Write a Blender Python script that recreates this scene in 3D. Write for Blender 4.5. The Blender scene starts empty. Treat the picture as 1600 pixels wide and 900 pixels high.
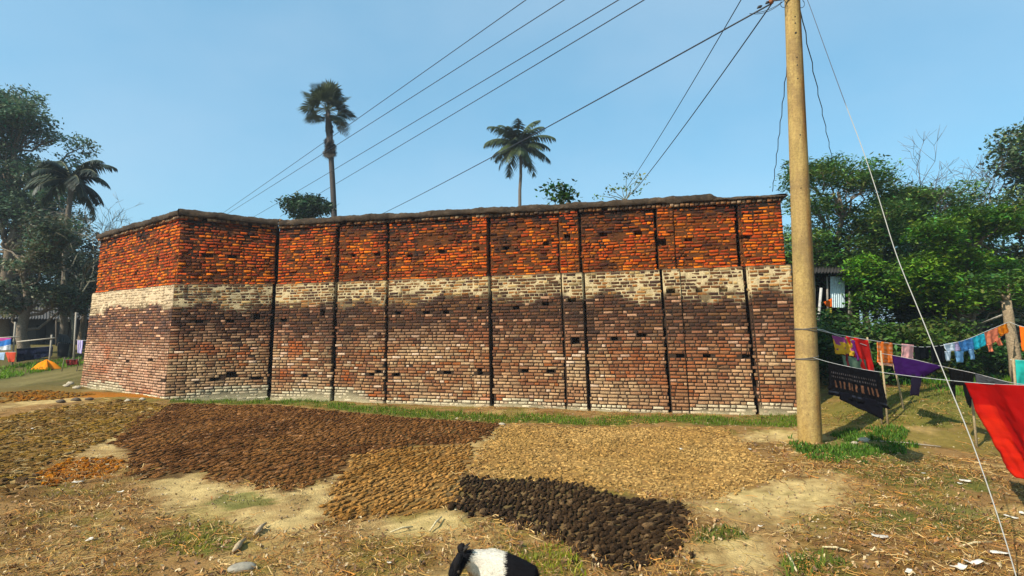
import bpy, math, random
import numpy as np
from mathutils import Vector
random.seed(7); rng = np.random.default_rng(11)
scene = bpy.context.scene
C = scene.collection

# ---------------------------------------------------------------- camera, sky, sun, exposure
EYE = 2.16; FPX = 900.0; TH = math.atan(58.0/FPX)
cam_d = bpy.data.cameras.new('camera'); cam = bpy.data.objects.new('camera', cam_d); C.objects.link(cam)
cam.location = (0, 0, EYE); cam.rotation_euler = (math.pi/2+TH, 0, 0)
cam_d.sensor_width = 36.0; cam_d.lens = 36.0*FPX/1600.0; cam_d.clip_end = 3000; cam_d.clip_start = .05
scene.camera = cam
SUN_EL = math.radians(41); SH = Vector((-.80, -.60, 0)).normalized()
SUN = Vector((SH.x*math.cos(SUN_EL), SH.y*math.cos(SUN_EL), math.sin(SUN_EL)))
sd = bpy.data.lights.new('sun', 'SUN'); sd.energy = 5.0; sd.angle = math.radians(.55); sd.color = (1.0, .93, .82)
so = bpy.data.objects.new('sun', sd); C.objects.link(so); so.rotation_euler = SUN.to_track_quat('Z', 'Y').to_euler(); so.location = (-20, -15, 25)
world = bpy.data.worlds.new('World'); scene.world = world; world.use_nodes = True
wn = world.node_tree.nodes; wl = world.node_tree.links; wn.clear()
sky = wn.new('ShaderNodeTexSky'); sky.sky_type = 'NISHITA'; sky.sun_disc = False
sky.sun_elevation = SUN_EL; sky.sun_rotation = math.atan2(SH.x, SH.y)
sky.air_density = 1.0; sky.dust_density = 1.3; sky.ozone_density = 2.0; sky.altitude = 0
bg = wn.new('ShaderNodeBackground'); bg.inputs[1].default_value = .15
wo = wn.new('ShaderNodeOutputWorld'); wl.new(bg.outputs[0], wo.inputs[0])
tc = wn.new('ShaderNodeTexCoord'); mp = wn.new('ShaderNodeMapping'); mp.inputs['Scale'].default_value = (1.2, 1.2, 2.2); mp.inputs['Location'].default_value = (3.7, 1.2, .6)
nz = wn.new('ShaderNodeTexNoise'); nz.inputs['Scale'].default_value = 1.3; nz.inputs['Detail'].default_value = 5; nz.inputs['Roughness'].default_value = .5
cr = wn.new('ShaderNodeMapRange'); cr.inputs[1].default_value = .38; cr.inputs[2].default_value = .80; cr.inputs[3].default_value = 0; cr.inputs[4].default_value = .42
mx = wn.new('ShaderNodeMixRGB'); mx.inputs[2].default_value = (3.2, 3.9, 4.6, 1)
wl.new(tc.outputs['Generated'], mp.inputs[0]); wl.new(mp.outputs[0], nz.inputs[0]); wl.new(nz.outputs[0], cr.inputs[0])
wl.new(cr.outputs[0], mx.inputs[0]); tn = wn.new('ShaderNodeMixRGB'); tn.blend_type = 'MULTIPLY'; tn.inputs[0].default_value = 1; tn.inputs[2].default_value = (.76, 1.08, 1.03, 1)
fl = wn.new('ShaderNodeMixRGB'); fl.inputs[0].default_value = .55; fl.inputs[2].default_value = (1.15, 2.55, 3.75, 1)
wl.new(sky.outputs[0], tn.inputs[1]); wl.new(tn.outputs[0], fl.inputs[1]); wl.new(fl.outputs[0], mx.inputs[1]); wl.new(mx.outputs[0], bg.inputs[0])
scene.view_settings.view_transform = 'Standard'; scene.view_settings.look = 'None'
scene.view_settings.exposure = 0.5; scene.view_settings.gamma = 1.0

# ---------------------------------------------------------------- helpers
def h01(ix, iy, s):
    n = (ix.astype(np.int64)*374761393 + iy.astype(np.int64)*668265263 + s*1442695041) & 0xffffffff
    n = ((n ^ (n >> 13))*1274126177) & 0xffffffff
    return ((n ^ (n >> 16)) & 0xffffff)/16777215.0
def vnoise(x, y, s=0):
    x = np.asarray(x, float); y = np.asarray(y, float)
    ix = np.floor(x); iy = np.floor(y); fx = x-ix; fy = y-iy
    fx = fx*fx*(3-2*fx); fy = fy*fy*(3-2*fy)
    a = h01(ix, iy, s); b = h01(ix+1, iy, s); c = h01(ix, iy+1, s); d = h01(ix+1, iy+1, s)
    return (a*(1-fx)+b*fx)*(1-fy)+(c*(1-fx)+d*fx)*fy
def fbm(x, y, s=0, o=4):
    t = 0; a = .5; n = 0
    x = np.asarray(x, float); y = np.asarray(y, float)
    for k in range(o):
        t = t+a*vnoise(x, y, s+k*17); n += a; a *= .5; x = x*2.03+3.1; y = y*2.03+1.7
    return t/n
def sst(x, a, b):
    t = np.clip((np.asarray(x, float)-a)/(b-a), 0, 1); return t*t*(3-2*t)
def hgt(x, y):                                            # height of the ground
    x = np.asarray(x, float); y = np.asarray(y, float)
    z = 1.05*sst(y, 18.5, 31) + .55*sst(x, 5.6, 9.5)*sst(y, 9.5, 13.5)*(1-sst(y, 18.5, 31)*.9)
    z = z + .10*sst(-x, 8.5, 11)*sst(y, 13, 16)*(1-sst(y, 18.5, 28))
    near = (1-sst(np.hypot(x, y), 60, 120))
    z = z + near*((fbm(x*.55, y*.55, 3, 3)-.5)*.10 + (fbm(x*2.6, y*2.6, 9, 3)-.5)*.035)
    return z
CT, ST = math.cos(TH), math.sin(TH)
def ray(px, py):
    a = (px-800.0)/FPX; b = (450.0-py)/FPX
    return np.array([a, CT-b*ST, ST+b*CT])
def at(px, py, Y):                                        # world point on that sight line at depth Y
    d = ray(px, py); return Vector(d*(Y/d[1])) + Vector((0, 0, EYE))
def gp(px, py):                                           # where that sight line meets the ground
    d = ray(px, py); ts = np.linspace(1, 81, 4001); q = d[None]*ts[:, None]; b = np.nonzero(q[:, 2]+EYE <= hgt(q[:, 0], q[:, 1]))[0]
    p = q[b[0]] if len(b) else q[-1]
    return Vector((p[0], p[1], float(hgt(p[0], p[1]))))
def onplane(px, py, A, B):                                # on the upright plane through A and B
    d = ray(px, py); ax, ay = A[0], A[1]; ex, ey = B[0]-A[0], B[1]-A[1]
    t = (ax*ey-ay*ex)/(d[0]*ey-d[1]*ex)
    return Vector(d*t)+Vector((0, 0, EYE))
def inpoly(x, y, poly):
    x = np.asarray(x); y = np.asarray(y); r = np.zeros(x.shape, bool); n = len(poly)
    for i in range(n):
        x1, y1 = poly[i][0], poly[i][1]; x2, y2 = poly[(i+1) % n][0], poly[(i+1) % n][1]
        if y1 == y2: continue
        c = ((y1 > y) != (y2 > y)) & (x < (x2-x1)*(y-y1)/(y2-y1)+x1); r ^= c
    return r

def mk(name, V, F, mat, parent=None, col=None, smooth=False):
    """one mesh object; F is a list of index arrays, col one rgb per vertex"""
    V = np.asarray(V, np.float32).reshape(-1, 3); me = bpy.data.meshes.new(name)
    F = [np.asarray(f, np.int32) for f in F if len(f)]
    me.vertices.add(len(V)); me.vertices.foreach_set('co', V.ravel())
    nl = sum(f.size for f in F); npoly = sum(len(f) for f in F)
    me.loops.add(nl); me.polygons.add(npoly)
    me.loops.foreach_set('vertex_index', np.concatenate([f.ravel() for f in F]))
    tot = np.concatenate([np.full(len(f), f.shape[1], np.int32) for f in F])
    me.polygons.foreach_set('loop_start', np.concatenate([[0], np.cumsum(tot)[:-1]]).astype(np.int32))
    if smooth: me.polygons.foreach_set('use_smooth', np.ones(npoly, bool))
    me.update(calc_edges=True)
    if col is not None:
        col = np.asarray(col, np.float32)
        if col.ndim == 1: col = np.tile(col, (len(V), 1))
        st = SAT.get(mat.name, 1)
        if st != 1: lu = col[:, :3]@np.array([.3, .6, .1], np.float32); col = np.maximum(.003, lu[:, None]+(col[:, :3]-lu[:, None])*st)
        ca = me.color_attributes.new('Col', 'FLOAT_COLOR', 'POINT')
        ca.data.foreach_set('color', np.hstack([col[:, :3], np.ones((len(V), 1), np.float32)]).ravel())
    me.materials.append(mat)
    o = bpy.data.objects.new(name, me); C.objects.link(o)
    if parent is not None: o.parent = parent; o.matrix_parent_inverse = PINV.get(parent.name, parent.matrix_basis.inverted())
    return o
PINV = {}
SAT = {'soil': 1.17, 'straw': 1.15, 'dung': 1.2, 'weathered_brick': 1.22, 'old_mortar': 1.2, 'pole_concrete': 1.25, 'litter': 1.1, 'grass': 1.2, 'foliage': 1.15}      # richness of the real colours
class MB:                                                 # gathers shapes that become ONE mesh
    def __init__(s): s.V = []; s.Q = []; s.T = []; s.c = []; s.n = 0
    def add(s, V, Q=(), T=(), col=(1, 1, 1)):
        V = np.asarray(V, float).reshape(-1, 3); col = np.asarray(col, float)
        if col.ndim == 1: col = np.tile(col, (len(V), 1))
        s.V.append(V); s.c.append(col)
        if len(Q): s.Q.append(np.asarray(Q, int)+s.n)
        if len(T): s.T.append(np.asarray(T, int)+s.n)
        s.n += len(V)
    def box(s, c, d, col=(1, 1, 1), rz=0, rx=0, ry=0):
        from mathutils import Euler
        M = np.array(Euler((rx, ry, rz)).to_matrix())
        v = np.array([(x, y, z) for x in (-.5, .5) for y in (-.5, .5) for z in (-.5, .5)])*np.array(d)
        s.add(v@M.T+np.array(c), [(0, 1, 3, 2), (4, 6, 7, 5), (0, 4, 5, 1), (2, 3, 7, 6), (0, 2, 6, 4), (1, 5, 7, 3)], (), col)
    def tube(s, pts, rad, n=6, col=(1, 1, 1), cap=True):
        P = np.asarray([tuple(p) for p in pts], float); m = len(P)
        R = np.full(m, rad) if np.isscalar(rad) else np.asarray(rad, float)
        T = np.gradient(P, axis=0); T /= np.linalg.norm(T, axis=1)[:, None]+1e-9
        ref = np.array([0, 0, 1.]) if abs(T[:, 2]).mean() < .8 else np.array([1., 0, 0])
        A = np.cross(T, ref); A /= np.linalg.norm(A, axis=1)[:, None]+1e-9; B = np.cross(T, A)
        a = np.arange(n)*2*math.pi/n
        V = P[:, None]+R[:, None, None]*(np.cos(a)[None, :, None]*A[:, None]+np.sin(a)[None, :, None]*B[:, None])
        Q = [(i*n+k, i*n+(k+1) % n, (i+1)*n+(k+1) % n, (i+1)*n+k) for i in range(m-1) for k in range(n)]
        V = V.reshape(-1, 3); T_ = []
        if cap:
            V = np.vstack([V, P[:1], P[-1:]])
            T_ = [(m*n, (k+1) % n, k) for k in range(n)]+[(m*n+1, (m-1)*n+k, (m-1)*n+(k+1) % n) for k in range(n)]
        c = np.asarray(col, float)
        s.add(V, Q, T_, c)
    def build(s, name, mat, parent=None, smooth=False):
        F = []
        if s.Q: F.append(np.vstack(s.Q))
        if s.T: F.append(np.vstack(s.T))
        return mk(name, np.vstack(s.V), F, mat, parent, np.vstack(s.c), smooth)
def tag(o, label=None, cat=None, group=None, kind=None):
    if label: o['label'] = label
    if cat: o['category'] = cat
    if group: o['group'] = group
    if kind: o['kind'] = kind
    return o
def thing(name, label, cat, loc=(0, 0, 0), group=None):
    o = bpy.data.objects.new(name, None); C.objects.link(o); o.location = loc; o.empty_display_size = .2
    from mathutils import Matrix
    PINV[o.name] = Matrix.Translation(Vector(loc)).inverted()
    return tag(o, label, cat, group)

# ---------------------------------------------------------------- materials
def material(name, rough=.85, spec=.3, detail=(30, .25), bump=(60, .25, .01), base=None, trans=0, stain=None, metal=0):
    """colour = vertex colour 'Col' (or a plain colour) x fine noise, with bump"""
    m = bpy.data.materials.new(name); m.use_nodes = True; n = m.node_tree.nodes; l = m.node_tree.links
    b = n['Principled BSDF']; b.inputs['Roughness'].default_value = rough; b.inputs['Specular IOR Level'].default_value = spec; b.inputs['Metallic'].default_value = metal
    if base is None:
        a = n.new('ShaderNodeAttribute'); a.attribute_name = 'Col'; src = a.outputs['Color']
    else:
        a = n.new('ShaderNodeRGB'); a.outputs[0].default_value = (*base, 1); src = a.outputs[0]
        at_ = n.new('ShaderNodeAttribute'); at_.attribute_name = 'Col'
        q = n.new('ShaderNodeMixRGB'); q.blend_type = 'MULTIPLY'; q.inputs[0].default_value = 1; l.new(src, q.inputs[1]); l.new(at_.outputs['Color'], q.inputs[2]); src = q.outputs[0]
    t = n.new('ShaderNodeTexCoord'); co = t.outputs['Object']
    nz = n.new('ShaderNodeTexNoise'); nz.inputs['Scale'].default_value = detail[0]; nz.inputs['Detail'].default_value = 6; nz.inputs['Roughness'].default_value = .65; l.new(co, nz.inputs[0])
    mr = n.new('ShaderNodeMapRange'); mr.inputs[1].default_value = .3; mr.inputs[2].default_value = .7; mr.inputs[3].default_value = 1-detail[1]; mr.inputs[4].default_value = 1+detail[1]; l.new(nz.outputs[0], mr.inputs[0])
    mu = n.new('ShaderNodeMixRGB'); mu.blend_type = 'MULTIPLY'; mu.inputs[0].default_value = 1; l.new(src, mu.inputs[1]); l.new(mr.outputs[0], mu.inputs[2]); src = mu.outputs[0]
    if stain:
        for (sc, lo, hi, amt, colr) in stain:
            z = n.new('ShaderNodeTexNoise'); z.inputs['Scale'].default_value = sc; z.inputs['Detail'].default_value = 7; z.inputs['Roughness'].default_value = .7; l.new(co, z.inputs[0])
            r = n.new('ShaderNodeMapRange'); r.inputs[1].default_value = lo; r.inputs[2].default_value = hi; r.inputs[4].default_value = amt; l.new(z.outputs[0], r.inputs[0])
            x = n.new('ShaderNodeMixRGB'); x.inputs[2].default_value = (*colr, 1); l.new(r.outputs[0], x.inputs[0]); l.new(src, x.inputs[1]); src = x.outputs[0]
    l.new(src, b.inputs['Base Color'])
    if bump:
        z = n.new('ShaderNodeTexNoise'); z.inputs['Scale'].default_value = bump[0]; z.inputs['Detail'].default_value = 5; l.new(co, z.inputs[0])
        u = n.new('ShaderNodeBump'); u.inputs['Strength'].default_value = bump[1]; u.inputs['Distance'].default_value = bump[2]; l.new(z.outputs[0], u.inputs['Height']); l.new(u.outputs[0], b.inputs['Normal'])
    if trans:
        tr = n.new('ShaderNodeBsdfTranslucent'); l.new(src, tr.inputs[0]); ms = n.new('ShaderNodeMixShader'); ms.inputs[0].default_value = trans
        l.new(b.outputs[0], ms.inputs[1]); l.new(tr.outputs[0], ms.inputs[2]); l.new(ms.outputs[0], n['Material Output'].inputs[0])
    return m
M = {}
M['ground'] = material('soil', .95, .1, (9, .22), (45, .6, .03), stain=[(2.3, .55, .72, .35, (.16, .10, .05)), (24, .60, .75, .5, (.10, .065, .035)), (55, .63, .74, .5, (.50, .38, .20))])
M['brick'] = material('weathered_brick', .9, .2, (40, .38), (90, .8, .02), stain=[(9, .58, .70, .65, (.035, .025, .018)), (70, .62, .75, .4, (.05, .03, .02))])
M['mortar'] = material('old_mortar', .95, .1, (40, .35), (80, .8, .02))
M['coping'] = material('mossy_concrete', .95, .15, (14, .4), (50, .8, .03), stain=[(4, .48, .62, .8, (.022, .016, .011)), (16, .60, .70, .6, (.22, .13, .075))])
M['dung'] = material('dung', .95, .08, (70, .5), (90, 1.0, .03), stain=[(40, .58, .70, .5, (.03, .018, .01))])
M['straw'] = material('straw', .8, .25, (20, .2), None, trans=.15)
M['grass'] = material('grass', .7, .3, (8, .2), None, trans=.35)
M['leaf'] = material('foliage', .6, .35, (3, .25), None, trans=.3)
M['darkleaf'] = material('dark_foliage', .55, .35, (3, .25), None, trans=.15)
M['bark'] = material('bark', .95, .1, (20, .35), (30, .8, .03))
M['concrete'] = material('pole_concrete', .92, .12, (28, .28), (45, .7, .012), stain=[(2.2, .48, .62, .55, (.17, .105, .05)), (30, .60, .70, .55, (.44, .33, .18)), (12, .60, .68, .6, (.10, .065, .035))])
M['wire'] = material('wire', .6, .3, (5, .1), None)
M['cloth'] = material('cloth', .95, .04, (90, .08), (300, .15, .003), trans=.18)
M['tin'] = material('corrugated_tin', .45, .5, (15, .2), None, metal=.4)
M['wood'] = material('weathered_wood', .9, .15, (35, .3), (60, .5, .01))
M['fur'] = material('fur', .9, .15, (120, .25), (220, .7, .01))
M['litter'] = material('litter', .8, .25, (25, .15), None)
M['stone'] = material('stone', .9, .2, (18, .3), (40, .6, .02))
# ---------------------------------------------------------------- ground
def gpoly(pts): return [gp(*p) for p in pts]
SAND = [gpoly(p) for p in (
 [(235,752),(300,735),(330,752),(420,768),(460,768),(540,733),(520,765),(500,822),(420,835),(330,815),(250,800),(225,775)],
 [(735,700),(775,668),(790,668),(745,715),(725,745),(716,742)],
 [(110,715),(165,688),(205,660),(225,650),(190,700),(200,742),(180,715)],
 [(560,815),(720,795),(760,810),(640,845),(560,840)],
 [(1150,680),(1250,672),(1250,690),(1165,692)],
 [(1060,785),(1150,770),(1230,750),(1330,735),(1310,790),(1200,830),(1110,810)],
 [(1080,850),(1200,840),(1230,900),(1100,900)],
 [(0,596),(60,585),(132,570),(132,588),(60,598),(0,607)],
 [(0,630),(60,620),(160,622),(60,632),(0,640)],
 [(600,900),(700,880),(740,905),(600,905)])]
GREEN = [gpoly(p) for p in (
 [(262,620),(430,620),(600,636),(780,648),(1000,652),(1245,648),(1245,668),(1000,663),(780,662),(600,648),(430,631),(270,629)],
 [(1230,684),(1290,688),(1330,672),(1420,668),(1430,690),(1420,712),(1350,728),(1270,722)],
 [(1090,830),(1160,826),(1170,850),(1100,858)],[(1230,876),(1300,868),(1340,905),(1220,905)],
 [(0,575),(60,566),(128,560),(128,570),(60,582),(0,594)],
 [(250,830),(330,815),(370,850),(300,880),(210,860)],
 [(790,850),(860,846),(910,880),(900,905),(790,905)],
 [(1380,570),(1600,575),(1600,610),(1500,620),(1380,600)],
 [(1430,770),(1560,800),(1600,840),(1480,850)],
 [(330,770),(430,778),(440,790),(350,800)],
 [(1285,640),(1400,606),(1600,612),(1600,660),(1480,668),(1330,664)], [(1300,735),(1400,720),(1520,735),(1560,770),(1420,765)], [(1340,790),(1430,800),(1440,830),(1350,835)])]
RUST = [gpoly(p) for p in ([(60,735),(110,716),(185,714),(190,730),(150,748),(70,757)], [(60,618),(130,612),(255,619),(250,624),(130,621),(60,624)])]
DIRT = [gpoly(p) for p in ([(0,608),(60,601),(130,602),(130,618),(0,632)],)]
PATCH = [[(175,694),(215,652),(275,631),(430,634),(600,650),(782,663),(748,691),(640,697),(548,712),(535,737),(455,766),(420,764),(380,752),(330,750),(318,733),(235,750),(196,742),(207,703)],
 [(548,714),(600,701),(735,695),(733,720),(715,748),(720,788),(610,806),(500,820),(515,772),(541,737)],
 [(782,666),(1130,667),(1158,692),(1228,742),(1130,774),(1060,781),(930,764),(800,748),(735,744),(748,705)],
 [(716,744),(790,750),(870,752),(960,775),(1070,787),(1077,818),(1058,868),(970,900),(905,874),(840,834),(770,815),(712,797)],
 [(0,652),(110,634),(205,624),(262,634),(172,686),(110,713),(45,742),(0,758),(-80,770),(-80,665)]]
def axis(a, b, s, far):
    mid = np.arange(a, b, s); k = np.array([.3, .8, 1.6, 3, 6, 12, 25, 50, 100, 200, 400, 900, 1800])
    return np.concatenate([a-k[::-1], mid, b+k])
gx = axis(-17, 13, .085, 0); gy = axis(2.2, 20, .085, 0)
X, Y = np.meshgrid(gx, gy); X = X.ravel(); Y = Y.ravel()
jx = X+(fbm(X*3, Y*3, 21, 3)-.5)*.5; jy = Y+(fbm(X*3, Y*3, 31, 3)-.5)*.5
Z = hgt(X, Y)
n1 = fbm(X*.9, Y*.9, 41, 5); n2 = fbm(X*4, Y*4, 51, 4); n3 = fbm(X*11, Y*11, 61, 3)
def lerp(c, d, t): return c*(1-t[:, None])+np.array(d)[None]*t[:, None]
col = np.tile(np.array([.225, .132, .058]), (len(X), 1))
col = lerp(col, (.125, .070, .026), sst(n2, .46, .66)); col = lerp(col, (.38, .265, .12), sst(n1, .52, .68)*.7); col = lerp(col, (.15, .12, .035), sst(fbm(X*1.7, Y*1.7, 71, 4), .52, .66)*.75)
sand = np.zeros(len(X))
SJ = [(rng.normal(0, .13, len(X)), rng.normal(0, .16, len(X))) for _ in range(5)]
for p in SAND: sand = np.maximum(sand, sum(inpoly(jx+a*1.0, jy+b, p).astype(float) for a, b in SJ)/5)
sand = sand*(1-.55*sst(fbm(X*2.7, Y*2.7, 87, 4), .50, .66))
col = lerp(col, (.48, .355, .175), sand*(.65+.35*n3))
gr = np.zeros(len(X))
for p in GREEN: gr = np.maximum(gr, inpoly(jx, jy, p))
col = lerp(col, (.085, .10, .025), gr*.7)
for p in RUST: col = lerp(col, (.33, .12, .025), inpoly(jx, jy, p)*.85)
for p in DIRT: col = lerp(col, (.24, .14, .045), inpoly(jx, jy, p)*.8)
for pl, cl in ((0, (.055, .026, .012)), (1, (.16, .085, .032)), (2, (.24, .14, .055)), (3, (.10, .065, .033)), (4, (.17, .10, .034))): col = lerp(col, cl, inpoly(jx, jy, gpoly(PATCH[pl]))*.75)  # dung-stained soil, painted darker still as shade in the gaps between pieces
rt_ = sst(X, 5.2, 6.5)*sst(Y, 8.6, 10.5)*(1-sst(Y, 15, 18)); col = lerp(col, (.15, .115, .035), rt_*sst(fbm(X*1.1, Y*1.1, 81, 4), .38, .6)*.85)
far = sst(np.hypot(X, Y), 19, 26); col = lerp(col, (.075, .075, .03), far*.75)
col *= (.8+.4*n3)[:, None]
Z = Z+(n3-.5)*.03*(1-far)-.012*sand
nx, ny = len(gx), len(gy); I = np.arange(nx*ny).reshape(ny, nx)
Q = np.stack([I[:-1, :-1], I[:-1, 1:], I[1:, 1:], I[1:, :-1]], -1).reshape(-1, 4)
ground = mk('ground', np.stack([X, Y, Z], 1), [Q], M['ground'], None, col, True); tag(ground, kind='structure')
# ---------------------------------------------------------------- the brick building
P = [np.array(p) for p in ((-14.5, 19.5), (-9.74, 16.3), (-7.1, 17.1), (6.84, 13.52), (10.0, 28.0), (-16.0, 30.0))]   # outline at the foot
NP = len(P); VB = 3.38; VT = 5.04
def nin(v):                                               # how far the face lies behind the foot line (batter and ledge)
    v = np.asarray(v, float); return np.where(v < VB, .20*v/VB, .285+.06*(v-VB)/(VT-VB))
def enorm(i):
    d = P[(i+1) % NP]-P[i]; d = d/np.linalg.norm(d); return np.array([d[1], -d[0]])
MIT = []
for i in range(NP):
    a, b = enorm((i-1) % NP), enorm(i); m = a+b; m = m/np.dot(m, a); MIT.append(m)
LEN = [np.linalg.norm(P[(i+1) % NP]-P[i]) for i in range(NP)]
TZ = [5.32, 5.58, 5.38, 5.44, 5.4, 5.3]; BZ = [3.26, 3.34, 3.40, 3.62, 3.6, 3.2]                    # heights of the coping top and of the ledge at each corner
def zmap(i, t, v):
    tz = TZ[i]*(1-t)+TZ[(i+1) % NP]*t; bz = BZ[i]*(1-t)+BZ[(i+1) % NP]*t; v = np.asarray(v, float)
    return np.where(v < VB, v*bz/VB, bz+(v-VB)*(tz-bz)/(VT+.22-VB))
def wpos(i, u, v, n):                                     # face i, metres along, height, metres out of the face
    u = np.asarray(u, float); v = np.asarray(v, float); n = np.asarray(n, float); k = nin(v)
    a = P[i][None]-MIT[i][None]*k[:, None]; b = P[(i+1) % NP][None]-MIT[(i+1) % NP][None]*k[:, None]
    t = (u/LEN[i])[:, None]; xy = a*(1-t)+b*t+enorm(i)[None]*n[:, None]
    return np.column_stack([xy, zmap(i, np.clip(u/LEN[i], 0, 1), v)])
def u_of(i, px, py=560):
    d = ray(px, py); A = P[i]; e = P[(i+1) % NP]-A; t = (A[0]*e[1]-A[1]*e[0])/(d[0]*e[1]-d[1]*e[0]); q = np.array([d[0]*t, d[1]*t])
    return float(np.dot(q-A, e)/np.linalg.norm(e))
SLOT = {0: [], 1: [(LEN[1]-.10, LEN[1])], 2: []}; PIL = {0: [], 1: [], 2: []}
for px, w in ((521, .11), (603, .10), (770, .07), (884, .04), (921, .05), (1046, .065), (1182, .09)):
    c = u_of(2, px); SLOT[2].append((c-w/2, c+w/2))
for a, b in ((742, 767), (887, 918), (1049, 1076)): PIL[2].append((u_of(2, a), u_of(2, b)))
PIL[2].append((u_of(2, 1189), LEN[2])); PIL[2].append((u_of(2, 497), u_of(2, 518)))
def prd(i, u):
    r = np.zeros(np.shape(u))
    for a, b in PIL.get(i, []): r = np.where((u > a) & (u < b), .045, r)
    return r
def inslot(i, u):
    r = np.zeros(np.shape(u), bool)
    for a, b in SLOT.get(i, []): r |= (u > a) & (u < b)
    return r
# putlog holes (face, px, py of the photograph -> place on the face)
HOLES = []
def hole(i, px, py, w=.16, h=1):
    u = u_of(i, px, py); d = ray(px, py); e = P[(i+1) % NP]-P[i]; q = P[i]+e*u/LEN[i]-enorm(i)*.2; v = EYE+d[2]/d[1]*q[1]
    HOLES.append((i, u-w/2, u+w/2, round(v/.08-.5), h))
for a in ((1,312,403,.3),(1,353,405,.22),(1,334,593,.18),(1,361,586,.26,2),(1,399,589,.24),(1,306,500,.2),(1,355,500,.2),(1,398,497,.15,2),(2,440,500,.2),(2,503,494,.15,2),(2,475,588,.13),
 (2,509,406,.15),(2,549,404,.13),(2,588,402,.18),(2,581,585,.14),(2,591,580,.14),(2,622,491,.18),(2,667,491,.18),(2,698,490,.16),(2,641,403,.16),(2,692,397,.18),(2,619,584,.18),(2,699,582,.20),(2,752,584,.12,2),
 (2,750,395,.16),(2,752,487,.14),(2,798,394,.16),(2,810,487,.16),(2,857,484,.16),(2,863,390,.14),(2,822,581,.18),(2,862,580,.18),(2,898,376,.14),(2,900,477,.22),(2,903,537,.18,2),(2,957,374,.18),(2,1014,372,.18),
 (2,965,535,.14),(2,1008,532,.2),(2,1052,389,.2,2),(2,1058,467,.2),(2,1068,561,.18),(2,1096,387,.16),(2,1110,561,.16),(2,1172,561,.16),(2,1188,382,.24),(2,1143,467,.18),(2,1104,467,.14),
 (0,158,449,.1),(0,195,427,.14),(0,230,411,.14),(0,262,405,.14),(0,195,563,.14),(0,232,562,.14),(0,257,592,.14,2)): hole(*a)
def inhole(i, u, v):
    r = np.zeros(np.shape(u), bool)
    for (j, a, b, k, h) in HOLES:
        if j == i: r |= (u > a-.01) & (u < b+.01) & (v > k*.08-.005) & (v < (k+h)*.08+.005)
    return r
CREAM0, DARK0 = 2.66, 1.98
building = thing('brick_building', 'long old brick building with pilasters, orange upper courses and pale lower courses', 'building', (P[1][0], P[1][1], 0))
# mortar body: a grid that follows the faces, sunk in slots and holes, standing proud in the cream band
cV = []; cQ = []; cC = []; base_n = 0
ORANGE_J = np.array([.055, .022, .012])
for i in range(NP):
    if i <= 2:
        us = set(np.arange(0, LEN[i], .045)); 
        for a, b in SLOT[i]+PIL[i]: us |= {a-.001, a+.001, b-.001, b+.001}
        for (j, a, b, k, h) in HOLES:
            if j == i: us |= {a-.012, a-.008, b+.008, b+.012}
        us = np.array(sorted(u for u in us if 0 <= u < LEN[i]-.004)+[LEN[i]])
        vs = set(np.arange(-.3, VT, .04)) | {VB-.002, VB+.002}
        vs = np.array(sorted(vs)+[VT])
    else: us = np.linspace(0, LEN[i], 12); vs = np.array([-.3, 1, 2, VB-.002, VB+.002, 4, VT])
    U, V = np.meshgrid(us, vs); U = U.ravel(); V = V.ravel()
    nn = fbm(U*9, V*9, 5+i, 3)
    edge = fbm(U*1.3, V*0+i*5, 77, 4)*.62-.30
    cr_ = sst(V, CREAM0-.05+edge, CREAM0+.15+edge)*(1-sst(V, VB-.06, VB-.02))
    foot = (1-sst(V, .0, np.maximum(.03, .14+.7*(fbm(U*.8, U*0, 88, 3)-.45))))
    n = -.022+.014*nn; n = n+cr_*(.008+.015*(nn-.5))+foot*.022
    n = n+prd(i, U); n = np.where(inslot(i, U), -.20+.15*sst(fbm(U*3, V*2.2, 333, 3), .60, .72), n); n = np.where(inhole(i, U, V), -.17, n)
    n = np.where((V < -.2), -.05, n)
    c = np.tile(np.array([.042, .027, .018]), (len(U), 1))
    c = lerp(c, (.085, .035, .016), sst(V, VB-.03, VB+.05))
    mould = sst(fbm(U*2.2, V*2.2, 91+i, 4)+.45*sst(V, 4.55, 5.05), .55, .75)*sst(V, VB, VB+.3)
    c = lerp(c, (.02, .014, .01), mould)
    cream = np.array([.46, .365, .225]) if i != 0 else np.array([.52, .41, .28])
    cc = np.tile(cream, (len(U), 1))*(.75+.5*nn)[:, None]
    cc = lerp(cc, (.10, .07, .04), sst(fbm(U*2.6, V*2.6, 95+i, 4)-.22*sst(V, 2.75, 3.1)+.06, .50, .64)*.85)
    c = c*(1-cr_[:, None])+cc*cr_[:, None]
    c = lerp(c, (.40, .34, .22), foot*.9)
    c = np.where(inslot(i, U)[:, None], np.array([.03, .02, .014]), c)
    nu = len(us); nv = len(vs); I = np.arange(nu*nv).reshape(nv, nu)+base_n
    cV.append(wpos(i, U, V, n)); cC.append(c); cQ.append(np.stack([I[:-1, :-1], I[:-1, 1:], I[1:, 1:], I[1:, :-1]], -1).reshape(-1, 4)); base_n += len(U)
core = mk('mortar_wall', np.vstack(cV), [np.vstack(cQ)], M['mortar'], building, np.vstack(cC))
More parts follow.
